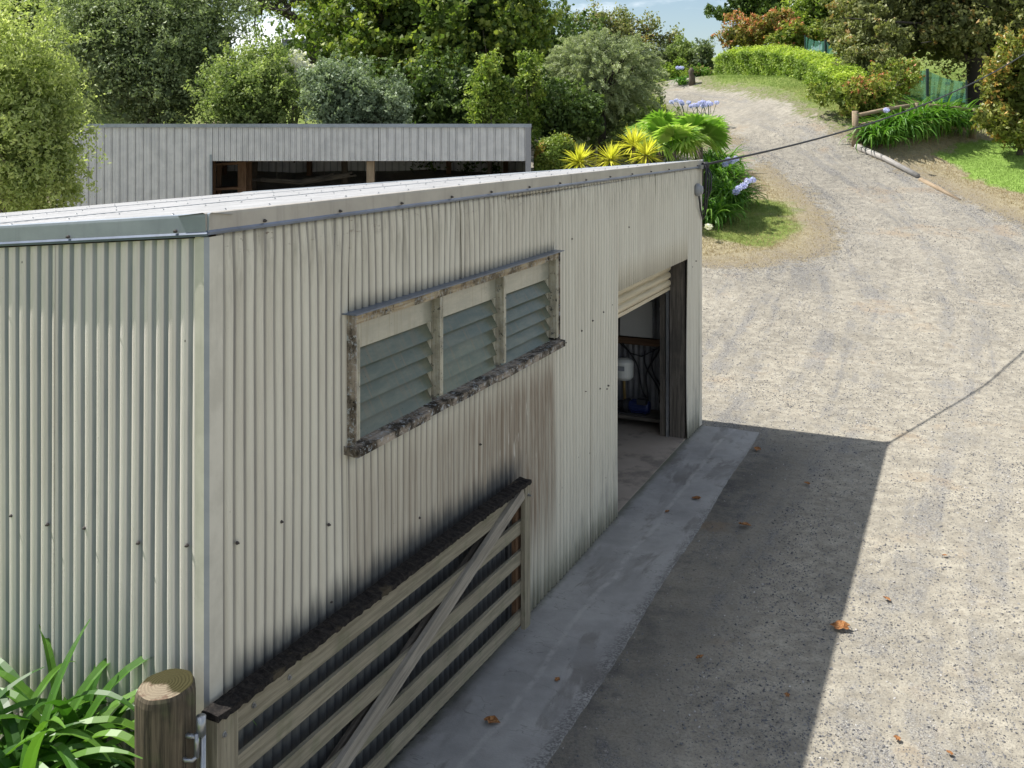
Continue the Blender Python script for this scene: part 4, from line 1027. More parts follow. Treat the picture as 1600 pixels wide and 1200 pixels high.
tree('shrub', 'yellow green leafy shrub standing right of the dusty green tree', 'shrub', 395, 28, 152, (1.45,1.4,1.35), 80, 20000, .085, FO['yg'], 4, .5, .1, group=G1_, low=-1, extra=[((350,170,28), (.8,1,.9), 30, 5000), ((430,150,28), (.7,1,.75), 30, 4500)])
tree('shrub', 'silvery blue green shrub above the middle of the far shed roof', 'shrub', 540, 27.5, 160, (1.1,1.2,1.15), 70, 16000, .09, FO['silver'], 5, .5, .1, group=G1_, low=-1, extra=[((500,140,27.5), (.55,.7,.75), 22, 4500), ((600,160,27.5), (.75,.8,.75), 26, 5500), ((612,190,27.5), (.6,.8,.8), 26, 3500)])
tree('shrub', 'small pale blossomed shrub between the yellow green and silvery shrubs', 'shrub', 462, 30, 122, (.75,.8,.75), 30, 5000, .08, FO['white'], 6, .6, .06, group=G1_, low=-1)
tree('tree', 'broad dark green maple like tree with yellow lit top behind the far shed', 'tree', 685, 36, 62, (4.0,3.2,4.2), 190, 52000, .17, FO['maple'], 7, .75, .3, group=G1_, low=-1, brange=(.13,.24), extra=[((600,60,35), (1.45,2,2.2), 60, 8000), ((800,40,36), (1.7,2,2.2), 50, 8500)], nl=22)
tree('shrub', 'upright lime green shrub left of the feathery tree', 'shrub', 765, 27.5, 150, (.62,.6,1.25), 44, 6500, .1, FO['lime'], 8, .5, .07, group=G1_, low=-1, shell=.4)
tree('shrub', 'narrow lime green shrub with bright yellow tips above the right end of the far shed', 'shrub', 826, 27.5, 150, (.35,.5,1.35), 40, 4800, .1, FO['lime'], 9, .5, .06, group=G1_, low=-1, shell=.4)
tree('shrub', 'dark shaded shrub in the gap behind the two lime shrubs', 'shrub', 700, 30, 170, (2.8,1.2,1.7), 60, 12000, .13, FO['dark'], 10, .6, .1, group=G1_, low=-1)
tree('shrub', 'dark low shrub to the right of the far shed end', 'shrub', 880, 28.5, 185, (1.3,1.2,1.0), 50, 9000, .11, FO['dark'], 11, .6, .1, group=G1_, low=-1)
# feathery tree: drooping plumes
def plume_tree(name, label, x, Y, yc, rad, seed, nplume=420, mat='feather', size=.11):
    r = np.random.default_rng(seed); c = P3(x, yc, Y); base = gz(c); t = thing(name, label, 'tree', base, group=G1_)
    d = rdirs(r, nplume, .15); k = .5+.5*r.random(nplume)**.5
    st = c + d*V(*rad)*k[:, None]*.8
    per = 120; P = []; T = []; Dn = []; Dv = []
    for i in range(nplume):
        dr = unit(d[i]*V(1, 1, .55) + V(0, 0, .35) + r.normal(0, .25, 3)); L = .45+.4*r.random(); tt = r.random(per)
        p = st[i] + dr*L*tt[:, None] + V(0, 0, -.45)*L*(tt**2)[:, None] + r.normal(0, .06, (per, 3))*(1.25-tt)[:, None]
        P.append(p); T.append(np.clip(.1+.35*r.random()+.35*tt+.25*r.random(per), 0, 1)); Dn.append(rdirs(r, per)); Dv.append(np.tile(dr - V(0, 0, .4), (per, 1)))
    P = np.concatenate(P)
    co = leafquads(r, P-base, np.concatenate(Dn), np.full(len(P), size), .2, 0, .6, np.concatenate(Dv))
    npmesh('crown', co, 4, M_F(mat), np.repeat(np.concatenate(T), 4), t)
    b = MB(); limbs(b, base, st[:60], .13, c, r, 26); b.build('trunk', M['bark_dark'], t, base, smooth=True)
def M_F(k): return FO[k]
plume_tree('tree', 'wispy feathery grey green tree standing left of the driveway crest', 940, 30, 118, (1.75,1.6,1.35), 21, 560)
tree('shrub', 'shaded green understory shrub beneath the feathery tree', 'shrub', 925, 31, 178, (1.7,1.3,.95), 60, 12000, .1, FO['dusty'], 22, .5, .1, group=G1_, low=-1)
# backdrop of darker trees further off
for i, (x, Y, yc, rd, nm, sd, lab) in enumerate((
    (130, 46, 30, (4.2,3,5), 'dusty', 31, 'tall tree far behind the large dusty green tree'),
    (250, 44, 70, (1.6,2,2.6), 'dusty', 32, 'rounded tree filling the gap left of the bare branched tree'),
    (600, 50, 110, (6.5,3,3.5), 'dark', 33, 'dark tree hidden low behind the broad maple like tree'),
    (820, 47, 110, (3.2,3,3.2), 'dark', 34, 'dark tree low behind the narrow lime shrub'))):
    tree('tree', lab, 'tree', x, Y, yc, rd, 100, 18000, .2, FO[nm], sd, .6, .22, 'bark_dark', group=G1_, low=-1)
# open limbed trees against the sky
def airy(label, x, Y, yb, trunk, tips, mat, seed, leaf=.13, nleaf=2600, spread=.55, tr=.16, bark='bark_dark', group=G1_):
    r = np.random.default_rng(seed); p0 = P3(x, yb, Y); base = gz(p0); t = thing('tree', label, 'tree', base, group=group)
    b = MB(); tk = [base] + [P3(a, c, Y) for a, c in trunk]
    b.tube(tk, [tr*(1-.6*i/(len(tk)-1)) for i in range(len(tk))], 8)
    P = []; T = []
    for (a, c, dy) in tips:
        e = P3(a, c, Y+dy); j = r.integers(max(0, len(tk)-3), len(tk)); s_ = tk[j]
        pts = [s_]; m = 5
        for q in range(1, m+1):
            f = q/m; pts.append(s_*(1-f)+e*f + r.normal(0, .09, 3)*np.linalg.norm(e-s_)*(1 if q < m else 0) + U3*.12*math.sin(f*3.1)*np.linalg.norm(e-s_))
        b.tube(pts, [tr*.38*(1-.8*q/m) for q in range(m+1)], 6, cap=False)
        for q in range(2, m+1):
            for _ in range(3):
                e2 = pts[q] + r.normal(0, 1, 3)*V(.7, .5, .45)*spread; b.tube([pts[q], (pts[q]+e2)/2+r.normal(0, .06, 3), e2], [tr*.12, tr*.08, tr*.03], 4, cap=False)
                k = nleaf//len(tips)//12 + 1
                P.append(e2 + r.normal(0, spread*.33, (k, 3))); T.append(np.clip(.2+.3*r.random()+.5*r.random(k), 0, 1))
    if nleaf:
        P = np.concatenate(P); co = leafquads(r, P-base, rdirs(r, len(P)), np.full(len(P), leaf), .6)
        npmesh('crown', co, 4, FO[mat], np.repeat(np.concatenate(T), 4), t)
    b.build('trunk', M[bark], t, base, smooth=True)
airy('sparse tree with dark spreading branches against the sky at the top left', 500, 42, 75, [(485,45), (450,22), (415,5)], [(375,8,0), (360,-8,0), (420,-15,0), (455,-25,0), (398,38,1), (430,15,-1), (480,-10,0), (505,5,0), (470,30,1), (430,-30,0), (490,-35,0), (372,28,0)], 'yg', 41, .12, 2600, .45, .3)
airy('spreading tree with see through crown on the skyline left of the driveway crest', 945, 52, 120, [(950,85), (955,60)], [(905,35,0), (925,22,0), (950,38,0), (975,30,1), (1000,35,0), (1020,48,0), (1035,60,0), (985,55,0), (900,60,0), (925,60,1), (1040,70,0), (965,68,-1), (1010,72,1), (890,30,0), (940,50,0)], 'olive', 42, .15, 11000, .55, .2)
tree('tree', 'dark leaved tree on the skyline above the red tipped shrubs', 'tree', 1185, 58, -5, (2.6,2.2,1.7), 60, 9000, .17, FO['dark'], 43, .6, .25, 'bark_dark', low=-1, brange=(.16,.3), shell=.3, extra=[((1130,22,58), (1.1,1.4,.8), 16, 1800)])
tree('tree', 'bright yellow green tree above the end of the clipped hedge', 'tree', 1290, 50, 22, (2.2,2,1.8), 60, 13000, .16, FO['lime'], 44, .6, .2, low=-1, extra=[((1240,40,50), (1.2,1.2,.8), 20, 3500)])
# big spreading tree on the right
tree('tree', 'big spreading brownish green tree with dark trunk behind the netting fence', 'tree', 1480, 41, 8, (5.2,3.6,3.1), 150, 44000, .15, FO['olive'], 45, .6, .36, 'bark_dark', low=-.8, brange=(.12,.24), nl=26, extra=[((1360,70,39), (1.6,1.6,1.2), 50, 8500), ((1450,60,40), (1.5,1.5,.8), 32, 5000), ((1590,40,42), (2,2,2.2), 40, 8000), ((1330,50,41), (1.3,1.6,1.5), 30, 5000)])
tt = gz(P3(1528, 130, 41)); b = MB(); 
b.tube([tt-U3*.3, tt+U3*.5, tt+V(-.05,0,1.4), tt+V(-.15,0,2.6), tt+V(-.8,0,4)], [.55, .42, .38, .34, .25], 12); b.tube([tt+V(-.1,0,1.5), tt+V(.6,.2,2.6), tt+V(1.6,.3,4)], [.3, .25, .15], 9); b.tube([tt+V(-.1,0,1.6), tt+V(-1.4,-.2,2.2), tt+V(-3.2,-.6,2.6), tt+V(-4.6,-.8,2.9)], [.2,.15,.1,.05], 8)
big = [o for o in COL.objects if o.get('label', '').startswith('big spreading')][0]
for c_ in list(big.children):
    if c_.name.startswith('trunk'): bpy.data.objects.remove(c_)
r_ = np.random.default_rng(9)
for k in range(34):
    e = P3(1310+270*r_.random(), -20+110*r_.random(), 40+r_.normal()); s_ = tt + V(-.2+r_.normal()*.2, 0, 2+1.5*r_.random()); m_ = (s_+e)/2 + V(*r_.normal(0, .3, 3)) + U3*.4
    b.tube([s_, m_, e], [.11, .06, .02], 6, cap=False)
b.build('trunk', M['bark_dark'], big, big.location, smooth=True)
# shrubs along the skyline by the crest
GS = 'shrubs at the head of the driveway'
tree('shrub', 'pale grey green shrub on the skyline just right of the feathery tree', 'shrub', 1042, 52, 96, (1.0,1,.85), 30, 5500, .1, FO['feather'], 51, .5, .07, group=GS, low=-1)
tree('shrub', 'fresh green shrub on the skyline in the middle of the crest row', 'shrub', 1068, 51, 88, (.75,1,1.0), 30, 5500, .1, FO['yg'], 52, .5, .07, group=GS, low=-1)
tree('shrub', 'dark stemmed grey shrub beside the left end of the clipped hedge', 'shrub', 1098, 50, 92, (.7,1,.95), 34, 4500, .1, FO['dusty'], 53, .5, .09, group=GS, low=-1)
tree('shrub', 'low rounded bright green shrub at the top of the driveway', 'shrub', 1052, 48.5, 122, (.95,.8,.62), 30, 7500, .1, FO['hedge'], 54, .5, .06, group=GS, low=-1)
tree('shrub', 'low dark based green shrub behind the stone post at the crest', 'shrub', 1094, 49, 120, (.75,.7,.5), 26, 5500, .1, FO['strap'], 55, .4, .06, group=GS, low=-1)
GP_ = 'red tipped shrubs behind the hedge'
tree('shrub', 'orange red tipped shrub behind the left half of the clipped hedge', 'shrub', 1165, 49, 56, (1.55,1.1,.72), 44, 11000, .12, FO['photinia_red'], 56, .5, .08, group=GP_, low=-1)
tree('shrub', 'tall red topped shrub between the other red tipped shrubs', 'shrub', 1215, 48, 44, (1.2,1.1,.72), 40, 9000, .12, FO['photinia_red'], 57, .5, .08, group=GP_, low=-1)
tree('shrub', 'yellow green shrub with few red tips behind the middle of the clipped hedge', 'shrub', 1245, 46, 58, (1.3,1,.62), 40, 9000, .12, FO['photinia'], 58, .5, .08, group=GP_, low=-1)
tree('shrub', 'red tipped green shrub at the near end of the clipped hedge', 'shrub', 1345, 33.5, 152, (1.25,.8,.62), 44, 12000, .1, FO['photinia'], 59, .5, .06, low=-1, extra=[((1400,128,36), (.9,.8,.6), 26, 6000)])
tree('shrub', 'olive shrub above the near end of the clipped hedge in front of the netting', 'shrub', 1362, 38, 108, (1.15,.9,.75), 40, 7500, .11, FO['olive'], 63, .5, .06, low=-1)
tree('shrub', 'tall shrub with orange brown leaves and glossy green ones at the right edge', 'shrub', 1592, 31.6, 140, (1.3,1.1,1.6), 80, 15000, .14, FO['magnolia'], 60, .45, .09, low=-1, brange=(.18,.32), extra=[((1558,190,31.3), (.8,.7,.7), 26, 4000), ((1600,205,31.2), (.9,.7,.6), 26, 4000), ((1605,85,31.5), (.8,.8,.7), 24, 3400)])
tree('shrub', 'dense rounded green shrub in the dark corner left of the fan palms', 'shrub', 1010, 29, 225, (1.1,.9,.8), 36, 8000, .1, FO['yg'], 61, .5, .07, low=-1)
tree('shrub', 'bushy bright shrub on the bank below the feathery tree', 'shrub', 1010, 34, 178, (.7,.9,.6), 30, 5000, .1, FO['lime'], 62, .5, .06, low=-1)

# unseen trees added past the left edge to darken the end wall ribs
for i, (x, y, z, lab) in enumerate(((-11.5, 1.5, 3.2, 'unseen green tree added beyond the left edge of the view to darken the end wall'), (-13, -5, 3.6, 'unseen green tree added further left behind the camera to darken the end wall'))):
    tree('tree', lab, 'tree', x, y, (z,), (2.6,2.6,2.8), 60, 7000, .22, FO['dusty'], 170+i, .6, .2, low=-1)
# hedges: clipped volumes of leaves along a line
def hedge(name, label, pts, w, seed, mat, n, size, jit=.25):
    """pts: (x, y, zbase, height)"""
    r = np.random.default_rng(seed); pts = np.array(pts); base = V(*pts[0][:3]); t = thing(name, label, 'hedge', base)
    L = np.concatenate([[0], np.cumsum(np.hypot(np.diff(pts[:, 0]), np.diff(pts[:, 1])))]); per = n
    a = r.random(per)*L[-1]; X = np.interp(a, L, pts[:, 0]); Y = np.interp(a, L, pts[:, 1]); Z = np.interp(a, L, pts[:, 2]); H = np.interp(a, L, pts[:, 3])
    tx = np.interp(a+.3, L, pts[:, 0])-np.interp(a-.3, L, pts[:, 0]); ty = np.interp(a+.3, L, pts[:, 1])-np.interp(a-.3, L, pts[:, 1]); q = np.hypot(tx, ty)+1e-9
    nx_, ny_ = ty/q, -tx/q
    per_ = r.random(per)*(2*H+w)                # walk round the section
    side = np.where(per_ < H, -1, np.where(per_ > H+w, 1, 0))
    off = np.where(side == 0, per_-H-w/2, side*w/2); hz = np.where(side == 0, H, np.where(side < 0, per_, 2*H+w-per_))
    e = np.clip((np.abs(off)/(w/2)), 0, 1); hz = hz - .16*e**4*(hz > H*.9)
    lump = .07*np.sin(a*5.1)*np.cos(hz*4+a) + .05*np.sin(a*11+hz*7) + r.normal(0, .05, per)
    dep = 1 - np.abs(r.normal(0, .07, per))
    end = np.minimum(a, L[-1]-a); endf = np.sqrt(np.clip(end/.5, 0, 1)); 
    hz2 = hz*dep*(.75+.25*endf) + np.where(side == 0, lump, 0); off2 = off*dep*(.35+.65*endf) + np.where(side != 0, side*lump, 0)
    P = np.stack([X+nx_*off2, Y+ny_*off2, Z+hz2-.05], 1)
    Nn = np.stack([nx_*side, ny_*side, (side == 0)*1.0+.25], 1)
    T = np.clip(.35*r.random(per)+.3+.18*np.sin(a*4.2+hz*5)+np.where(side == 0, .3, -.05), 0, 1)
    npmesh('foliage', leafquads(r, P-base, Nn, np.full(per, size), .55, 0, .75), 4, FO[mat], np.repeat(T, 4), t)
    b = MB()
    for s_ in np.arange(.3, L[-1], .6):
        p = V(np.interp(s_, L, pts[:, 0]), np.interp(s_, L, pts[:, 1]), np.interp(s_, L, pts[:, 2])-.1); h = np.interp(s_, L, pts[:, 3])
        for _ in range(3): b.tube([p, p+V(r.normal(0, .12), r.normal(0, .12), h*.8)], [.03, .015], 5, cap=False)
    b.build('stems', M['bark_dark'], t, base)
hpts = []
for (px, py, Y, top) in ((1124,112,48.2,76), (1145,112,47,70), (1175,112.5,45.5,69), (1205,114,44,71), (1235,118,42.4,77), (1262,125,40.7,84), (1285,134,39,92), (1305,146,37,102), (1320,156,35.6,112)):
    p = P3(px, py, Y); hpts.append((p[0]+.35, p[1]+.5, g0(p[0]+.35, p[1]+.5), (py-top)*Y/F))
hedge('hedge', 'long clipped bright green hedge curving along the bank above the driveway', hpts, 1.5, 70, 'hedge', 60000, .085)
q0, q1 = hit(832, 262), hit(905, 250)
hy = 26.5
hedge('hedge', 'low rounded hedge with bronze tips beside the right end of the far shed', [(fx(835, hy), hy, g0(fx(835, hy), hy), 1.75), (fx(860, hy), hy, g0(fx(860, hy), hy), 1.85), (fx(905, hy), hy+.3, g0(fx(905, hy), hy), 1.8)], 1.3, 71, 'lowhedge', 14000, .075)

# strap leaved clumps (agapanthus)
def ribbon(out, tn, base, az, L, W, lean, r, tone, seg=6, kink=0):
    d = V(math.cos(az), math.sin(az), 0); sd = V(-math.sin(az), math.cos(az), 0)
    p = V(*base); ang = lean; pts = [p]; kc = (.7+1.7*r.random()+kink)/seg; kd = .5+1.3*r.random()
    for i in range(seg):
        p = p + (d*math.sin(ang) + U3*math.cos(ang))*(L/seg); pts.append(p); ang += kc*(1+kd*2*(i/seg)**1.5)
    tw = r.normal(0, .35)
    for i in range(seg):
        w0, w1 = [W*(.7+.35*math.sin(math.pi*min(1, f_*1.1)))*min(1, (1.02-f_)*4)**.6 for f_ in (i/seg, (i+1)/seg)]
        up0 = V(0, 0, .25*w0); sd2 = unit(sd + d*tw*i/seg)
        out += [pts[i]-sd2*w0/2+up0, pts[i], pts[i+1], pts[i+1]-sd2*w1/2+V(0,0,.25*w1), pts[i], pts[i]+sd2*w0/2+up0, pts[i+1]+sd2*w1/2+V(0,0,.25*w1), pts[i+1]]
        tn += [tone]*8
def agapanthus(label, loc, n, L, W, seed, flowers=(), spread=.18, group=None, white=False, lean0=.15, seg=6, mt='strap'):
    r = np.random.default_rng(seed); loc = V(*loc); t = thing('agapanthus', label, 'plant', loc, group=group)
    co, tn = [], []
    for k in range(n):
        a = r.random()*6.283; rr_ = spread*math.sqrt(r.random())
        ribbon(co, tn, (rr_*math.cos(a*1.7+k), rr_*math.sin(a*1.7+k), 0), a, L*(.65+.5*r.random()), W*(.8+.4*r.random()), lean0+.75*r.random()**1.3, r, np.clip(.2+.6*r.random(), 0, 1), seg)
    npmesh('foliage', np.array(co), 4, FO[mt], np.array(tn), t, smooth=True)
    for (ex, ey, ez) in flowers:
        e = V(ex, ey, ez)-loc; s_ = V(e[0]*.25, e[1]*.25, .05); m_ = (s_+e)/2+V(e[0]*-.1, 0, .06)
        b = MB(); b.tube([s_+loc, m_+loc, e+loc], .008, 6); st = b.build('flower_stem', FO['strap'], t, loc)
        nf = 170; d = rdirs(r, nf); P = e + d*(.06+.035*r.random(nf))[:, None]*V(1, 1, .8)
        npmesh('flower_head', leafquads(r, P, d, np.full(nf, .045), .45, 0, .6, d), 4, FO['white' if white else 'flower'], np.repeat(r.random(nf), 4), t)
    return t
GA = 'blue flowered clumps beside the near shed corner'
def fl(*a): return [tuple(P3(px, py, Y)) for px, py, Y in a]
for i, (px, py, dy, lab, fls) in enumerate((
    (1112,348,0,'strap leaved clump lowest beside the shed corner with a pale seed head', fl((1107,354,23.6))),
    (1140,322,0,'strap leaved clump on the dry verge with blue flower heads on its right', fl((1155,294,24.6), (1150,300,24.9), (1168,283,25.2), (1176,281,25.3), (1162,290,24.8))),
    (1108,318,0,'strap leaved clump behind the lowest one right beside the shed wall', ()),
    (1128,292,0,'strap leaved clump in the middle of the row with no flowers', ()),
    (1104,288,0,'strap leaved clump touching the power cable bracket in view', ()),
    (1120,268,0,'farthest strap leaved clump of the row with blue heads above the cable', fl((1133,257,26.8), (1143,252,27), (1150,248,27.2), (1138,250,27.1))))):
    agapanthus(lab, hit(px, py), 260, 1.05, .046, 80+i, fls, .35, GA, white=(i == 0))
GA2 = 'strap leaved clumps in front of the rail fence'
for i, (px, py, L, lab) in enumerate(((1372,224,.78,'smallest strap leaved clump at the fence post end of the row'), (1402,214,.9,'second strap leaved clump from the fence post'), (1432,206,1.0,'strap leaved clump in the middle of the fence row, spilling over the log edging'), (1462,202,1.0,'tall strap leaved clump right of the middle of the fence row'), (1486,200,.9,'last strap leaved clump beside the orange brown shrub'))):
    p = hit(px, py+4)
    agapanthus(lab, p+V(0, 0, .05), 400, L*1.42, .055, 90+i, fl((1385,172,29.8)) if i == 0 else (), .4, GA2)
GA3 = 'blue flower patch by the wooden post at the crest side'
for i, (px, py, lab) in enumerate(((1072,196,'left clump of the blue flower patch behind the fan palms'), (1092,200,'middle clump of the blue flower patch behind the fan palms'), (1108,200,'right clump of the blue flower patch behind the fan palms'))):
    p = hit(px, py); rr_ = np.random.default_rng(i+5)
    agapanthus(lab, p, 80, .7, .04, 97+i, [tuple(p+V(rr_.normal(0, .3), rr_.normal(0, .2), .75+.15*rr_.random())) for _ in range(7)], .3, GA3)
agapanthus('blue flowered clump at the foot of the crest shrubs', hit(1066, 133), 50, .7, .05, 130, [tuple(hit(1066, 133)+V(.1*k-.2, 0, .75)) for k in range(3)], .2)
# foreground strap leaved clumps against the end wall
GF = 'broad strap leaved clumps in the bottom left corner'
for i, (x, y, n, lab) in enumerate(((-1.95, 4.62, 95, 'broad strap leaved clump immediately left of the round post'), (-2.22, 4.50, 110, 'broad strap leaved clump in the middle of the bottom left corner'), (-2.50, 4.62, 110, 'broad strap leaved clump at the left edge of the photo'), (-2.2, 4.88, 46, 'upright dark strap leaved clump hard against the end wall'), (-1.80, 4.30, 16, 'small strap leaved clump with bright leaf in front of the round post'))):
    z = g0(x, y); agapanthus(lab, (x, y, z), n, (.90, .90, .90, 1.15, .62)[i], .056, 140+i, (), (.10, .14, .14, .16, .07)[i], GF, lean0=.03 if i == 3 else .06, seg=14, mt='strap_deep')

# yuccas
GY_ = 'yellow spiky plants behind the near shed roof'
for i, (px, py, Y, rad_, lab) in enumerate(((905, 254, 24, .44, 'yellow spiky plant at the left end of its row'), (954, 250, 24.5, .44, 'yellow spiky plant second from the left end of its row'), (990, 228, 25.2, .50, 'tallest yellow spiky plant with head above the others'), (1010, 243, 24.6, .46, 'yellow spiky plant nearest the fan palms'))):
    p = P3(px, py, Y); base = gz(p); t = thing('yucca', lab, 'plant', base, group=GY_); r = np.random.default_rng(150+i)
    b = MB(); b.tube([base-U3*.05, (base+p)/2+V(.03, 0, 0), p], [.07, .055, .05], 8); b.build('stem', M['bark'], t, base, smooth=True)
    co, tn = [], []
    for k in range(120):
        d = rdirs(r, 1, .35)[0]; 
        if d[2] < -.55: d[2] *= -1
        L = rad_*(.85+.4*r.random()); sd_ = unit(np.cross(d, V(.1, .2, 1))); w = .034; h = p-base+d*.03; droop_ = V(0, 0, -.10*L)
        co += [h-sd_*w*.4, h+sd_*w*.4, h+d*L*.5+sd_*w*.6, h+d*L*.5-sd_*w*.6, h+d*L*.5-sd_*w*.6, h+d*L*.5+sd_*w*.6, h+d*L+droop_+sd_*.003, h+d*L+droop_-sd_*.003]; tn += [np.clip(.25+.7*r.random(), 0, 1)]*8
    npmesh('leaf_rosette', np.array(co), 4, FO['yucca'], np.array(tn), t)
# fan palms
for i, (px, py, Y, lab, n) in enumerate(((1050, 222, 25.6, 'fan palm with deep green leaves left of the other palm', 11), (1092, 216, 26.6, 'fan palm with pale sunlit leaves nearest the driveway', 12), (1030, 205, 27.4, 'smaller fan palm set back behind the yellow spiky plants', 8))):
    p = P3(px, py+12, Y); base = gz(p); t = thing('fan_palm', lab, 'palm', base, group='fan palms behind the near shed'); r = np.random.default_rng(160+i)
    b = MB(); b.tube([base-U3*.1, (base+p)/2, p], [.14, .12, .1], 10); b.build('trunk', M['bark'], t, base, smooth=True)
    for k in range(n):
        az = 6.283*k/n+r.normal(0, .2); el = .15+1.0*r.random()**1.0; d = V(math.cos(az)*math.cos(el), math.sin(az)*math.cos(el), math.sin(el)); pl_ = .35+.25*r.random()
        hub = p-base + d*pl_; b = MB(); b.tube([p, hub+base], [.015, .009], 5)
        side = unit(np.cross(d, U3)); nrm = unit(np.cross(side, d)); ns = 30; co, tn = [], []; Rr = .62+.15*r.random(); tilt = r.normal(0, .3)
        side, nrm = side*math.cos(tilt)+nrm*math.sin(tilt), nrm*math.cos(tilt)-side*math.sin(tilt); tone = .3+.55*r.random()
        for q in range(ns):
            a0 = -2.1+4.2*q/(ns-1); dd = d*math.cos(a0)+side*math.sin(a0); s2 = np.cross(nrm, dd); w = Rr*.075
            m_ = hub+dd*Rr*.55+nrm*(.02 if q % 2 else -.02); e = hub+dd*Rr*(1-.12*abs(a0)/2.1)+V(0, 0, -.10-.12*r.random())*Rr*1.6
            co += [hub-s2*.004, hub+s2*.004, m_+s2*w, m_-s2*w, m_-s2*w, m_+s2*w, e+s2*.004, e-s2*.004]; tn += [np.clip(tone+r.normal(0, .12), 0, 1)]*8
        lf = npmesh('palm_leaf', np.array(co), 4, FO['palm'], np.array(tn), t)
        b.build('leaf_stalk', FO['palm'], lf, base)

# ------------------------------------------------------------------ fences, posts, log edging
f0 = hit(1336, 229); f1 = V(*(P3(1520, 206, 33.6)[:2]), 0); f1[2] = g0(f1[0], f1[1])
fence = thing('rail_fence', 'low three rail log fence behind the strap leaved row', 'fence', f0)
dd = f1-f0
for k in range(3):
    q = f0+dd*k/2; b = MB(); b.tube([gz(q)-U3*.2, gz(q)+V(.01, 0, .55), gz(q)+V(0, 0, 1.08 if k == 0 else .98)], [.115, .10, .095], 12); b.build('post', M['fence_wood'], fence, f0, smooth=True)
for h in (.28, .60, .92):
    for k in range(2):
        a_ = gz(f0+dd*k/2)+U3*h; c_ = gz(f0+dd*(k+1)/2)+U3*h
        b = MB(); b.tube([a_, (a_+c_)/2+V(0, 0, .03), c_], [.065, .06, .06], 10); b.build('rail', M['fence_wood'], fence, f0, smooth=True)
a_, m_, c_ = hit(1338, 232), hit(1385, 253), hit(1434, 278); 
b = MB(); b.tube([a_+U3*.05, m_+U3*.07, c_+U3*.04], [.10, .09, .085], 12); tag(b.build('edging_log', M['log'], None, a_, smooth=True), 'grey weathered log lying along the driveway edge by the rail fence', 'log')
a2, c2 = hit(1438, 281), hit(1500, 313)
b = MB(); b.tube([a2+U3*.0, (a2+c2)/2+U3*.01, c2-U3*.02], [.07, .06, .05], 10); tag(b.build('edging_log', M['fence_wood'], None, a2, smooth=True), 'thin half buried brown log continuing the driveway edging', 'log')
q = V(*P3(1117.5, 228, 31.5)); q = gz(q); b = MB(); b.box(q+U3*.5, U3, (1,0,0), (0,1,0), 1.15, .12, .12); b.box(q+V(0,0,1.085), (1,0,0), (0,1,0), U3, .14, .14, .03)
tag(b.build('timber_post', M['jamb_wood'], None, q, bevel=.006), 'short square dark timber post beside the blue flower patch', 'post')
q = hit(1080.5, 133); b = MB(); q2 = V(*q)
b.tube([q-U3*.1, q+V(.02,0,.3), q+V(-.02,0,.5), q+V(.0,0,.62), q+V(-.02,0,.75)], [.12,.13,.10,.14,.05], 10); b.tube([q+V(.14,0,-.1), q+V(.12,0,.42)], [.05,.03], 8)
tag(b.build('weathered_stump', M['bark'], None, q, smooth=True), 'small grey brown weathered stump standing at the head of the driveway', 'stump')
# green shade cloth fence
def netm():
    g = G('green_shade_cloth'); p = g.pos(); n = g.noise(g.scale(p, (1, 1, 3)), 1.6, 5, .7); c = g.mix(n, (.03,.13,.09), (.10,.28,.20))
    b_ = g.bsdf(c, .6, 0, None, .3); t = g.node('ShaderNodeBsdfTransparent', Color=(.75,.9,.85))
    return g.done(g.node('ShaderNodeMixShader', 0, i0=g.ss(n, .3, .7, .30, .55), i1=b_, i2=t))
M['net'] = netm(); M['net_post'] = simple('dark_green_post', (.02,.045,.04), .6)
def netfence(label, pts):
    base = gz(P3(*pts[0][:2], pts[0][2])); t = thing('netting_fence', label, 'fence', base); b = MB(); prev = None
    P = []
    for (px, yt, Y, yb) in pts: P.append((P3(px, yt, Y), P3(px, yb, Y)))
    for i in range(len(P)-1):
        n = 10
        for k in range(n):
            t0, t1 = k/n, (k+1)/n; sag = lambda t_: -.09*math.sin(math.pi*t_)
            a0 = P[i][0]*(1-t0)+P[i+1][0]*t0+U3*sag(t0); a1 = P[i][0]*(1-t1)+P[i+1][0]*t1+U3*sag(t1); c0 = P[i][1]*(1-t0)+P[i+1][1]*t0; c1 = P[i][1]*(1-t1)+P[i+1][1]*t1
            w0 = V(0, .05*math.sin(k*2.1+i), 0); w1 = V(0, .05*math.sin((k+1)*2.1+i), 0)
            b.quad(c0+w0, c1+w1, a1-w1, a0-w0)
    b.build('netting', M['net'], t, base)
    for i, (a, c) in enumerate(P):
        b = MB(); b.tube([c-U3*.3, a+U3*.06], .06 if i == len(P)-2 else .035, 8); b.build('post', M['net_post'], t, base)
netfence('green shade cloth fence behind the log rail fence', [(1335,92,40,125), (1392,103,38,150), (1449,110,36.5,160), (1510,128,35.5,160)])
netfence('short length of pale green netting behind the end of the clipped hedge', [(1258,57,45,86), (1290,64,44,92), (1320,84,43,104)])
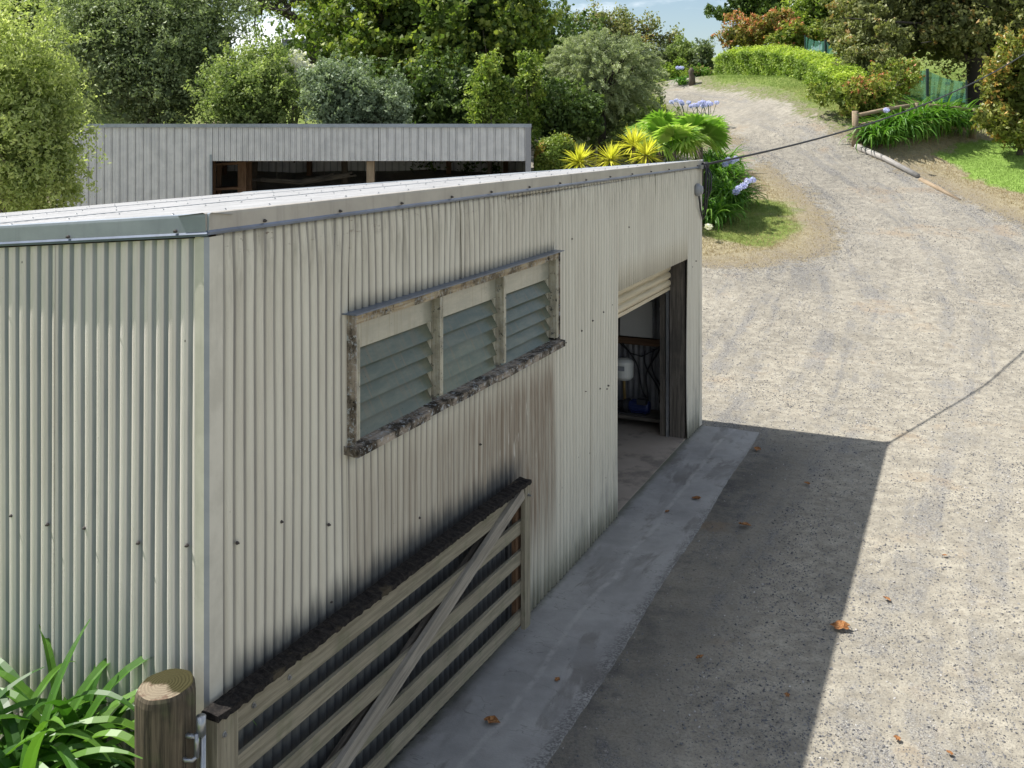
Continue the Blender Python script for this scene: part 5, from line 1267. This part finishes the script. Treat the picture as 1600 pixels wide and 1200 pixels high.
# house among the trees
ho = gz(P3(440, 100, 56)); hs_ = thing('house', 'pale grey weatherboard house with low roof glimpsed between the trees', 'house', ho)
hw = (P3(500, 80, 56)-P3(415, 80, 56))[0]
a_ = P3(425, 76, 56); b = MB(); zt = a_[2]
b.box((P3(470,80,56)[0], 58.5, (ho[2]+zt)/2), (1,0,0), (0,1,0), U3, 3.2, 4.5, zt-ho[2]); b.build('wall', simple('pale_weatherboard', (.5,.49,.46), .7), hs_, ho)
b = MB(); x0 = P3(420,80,56)[0]; x1 = x0+5
b.v += [(x0, 56, zt-.05), (x1, 56, zt+1.1), (x1, 61.5, zt+1.1), (x0, 61.5, zt-.05), (x0, 56, zt+.1), (x1, 56, zt+1.25), (x1, 61.5, zt+1.25), (x0, 61.5, zt+.1)]
for f_ in ((0,1,5,4), (1,2,6,5), (2,3,7,6), (3,0,4,7), (4,5,6,7), (3,2,1,0)): b.face(f_)
b.build('roof', M['trim_grey'], hs_, ho)
b = MB(); b.box((P3(452,88,56)[0], 56.2, ho[2]+1.8), (1,0,0), U3, (0,1,0), .9, .8, .06); b.build('window', M['dark_iron'], hs_, ho)

# ------------------------------------------------------------------ light, sky, camera
SUN = unit(V(-2.19, .72, 3.50))
elev = math.asin(SUN[2]); azim = math.atan2(SUN[0], SUN[1])
sl = bpy.data.lights.new('sun', 'SUN'); sl.energy = 5.0; sl.angle = R(.55); sl.color = (1, .965, .91)
so_ = bpy.data.objects.new('sun', sl); COL.objects.link(so_); so_.rotation_euler = Vector(tuple(SUN)).to_track_quat('Z', 'Y').to_euler()
w = bpy.data.worlds.new('World'); scn.world = w; w.use_nodes = True; nt = w.node_tree; nt.nodes.clear()
sky = nt.nodes.new('ShaderNodeTexSky'); sky.sky_type = 'NISHITA'; sky.sun_disc = False; sky.sun_elevation = elev; sky.sun_rotation = azim; sky.air_density = 1.0; sky.dust_density = .6; sky.ozone_density = 1.3
tc = nt.nodes.new('ShaderNodeTexCoord'); mp = nt.nodes.new('ShaderNodeMapping'); mp.inputs['Scale'].default_value = (1.0, 1.0, 3.4); mp.inputs['Location'].default_value = (.35, .1, .25)
nz = nt.nodes.new('ShaderNodeTexNoise'); nz.inputs['Scale'].default_value = 2.6; nz.inputs['Detail'].default_value = 7; nz.inputs['Roughness'].default_value = .58
mr = nt.nodes.new('ShaderNodeMapRange'); mr.interpolation_type = 'SMOOTHSTEP'; mr.inputs[1].default_value = .49; mr.inputs[2].default_value = .61
mx = nt.nodes.new('ShaderNodeMix'); mx.data_type = 'RGBA'; mx.inputs[7].default_value = (13, 13.3, 13.6, 1)
bg = nt.nodes.new('ShaderNodeBackground'); bg.inputs[1].default_value = .08; wo = nt.nodes.new('ShaderNodeOutputWorld')
L_ = nt.links.new
L_(tc.outputs['Generated'], mp.inputs[0]); L_(mp.outputs[0], nz.inputs['Vector']); L_(nz.outputs[0], mr.inputs[0]); L_(mr.outputs[0], mx.inputs[0]); L_(sky.outputs[0], mx.inputs[6]); L_(mx.outputs[2], bg.inputs[0]); L_(bg.outputs[0], wo.inputs[0])
cam = bpy.data.cameras.new('camera'); co_ = bpy.data.objects.new('camera', cam); COL.objects.link(co_)
co_.location = (0, 0, CAMH); co_.rotation_euler = (R(90), 0, 0); cam.lens = 36; cam.sensor_width = 36; cam.shift_y = -(600-HY)/1600; cam.clip_start = .05; cam.clip_end = 2000
scn.camera = co_
scn.view_settings.view_transform = 'Standard'; scn.view_settings.look = 'None'; scn.view_settings.gamma = 1; scn.view_settings.exposure = .68
scn.cycles.max_bounces = 10; scn.cycles.diffuse_bounces = 5; scn.cycles.transparent_max_bounces = 12
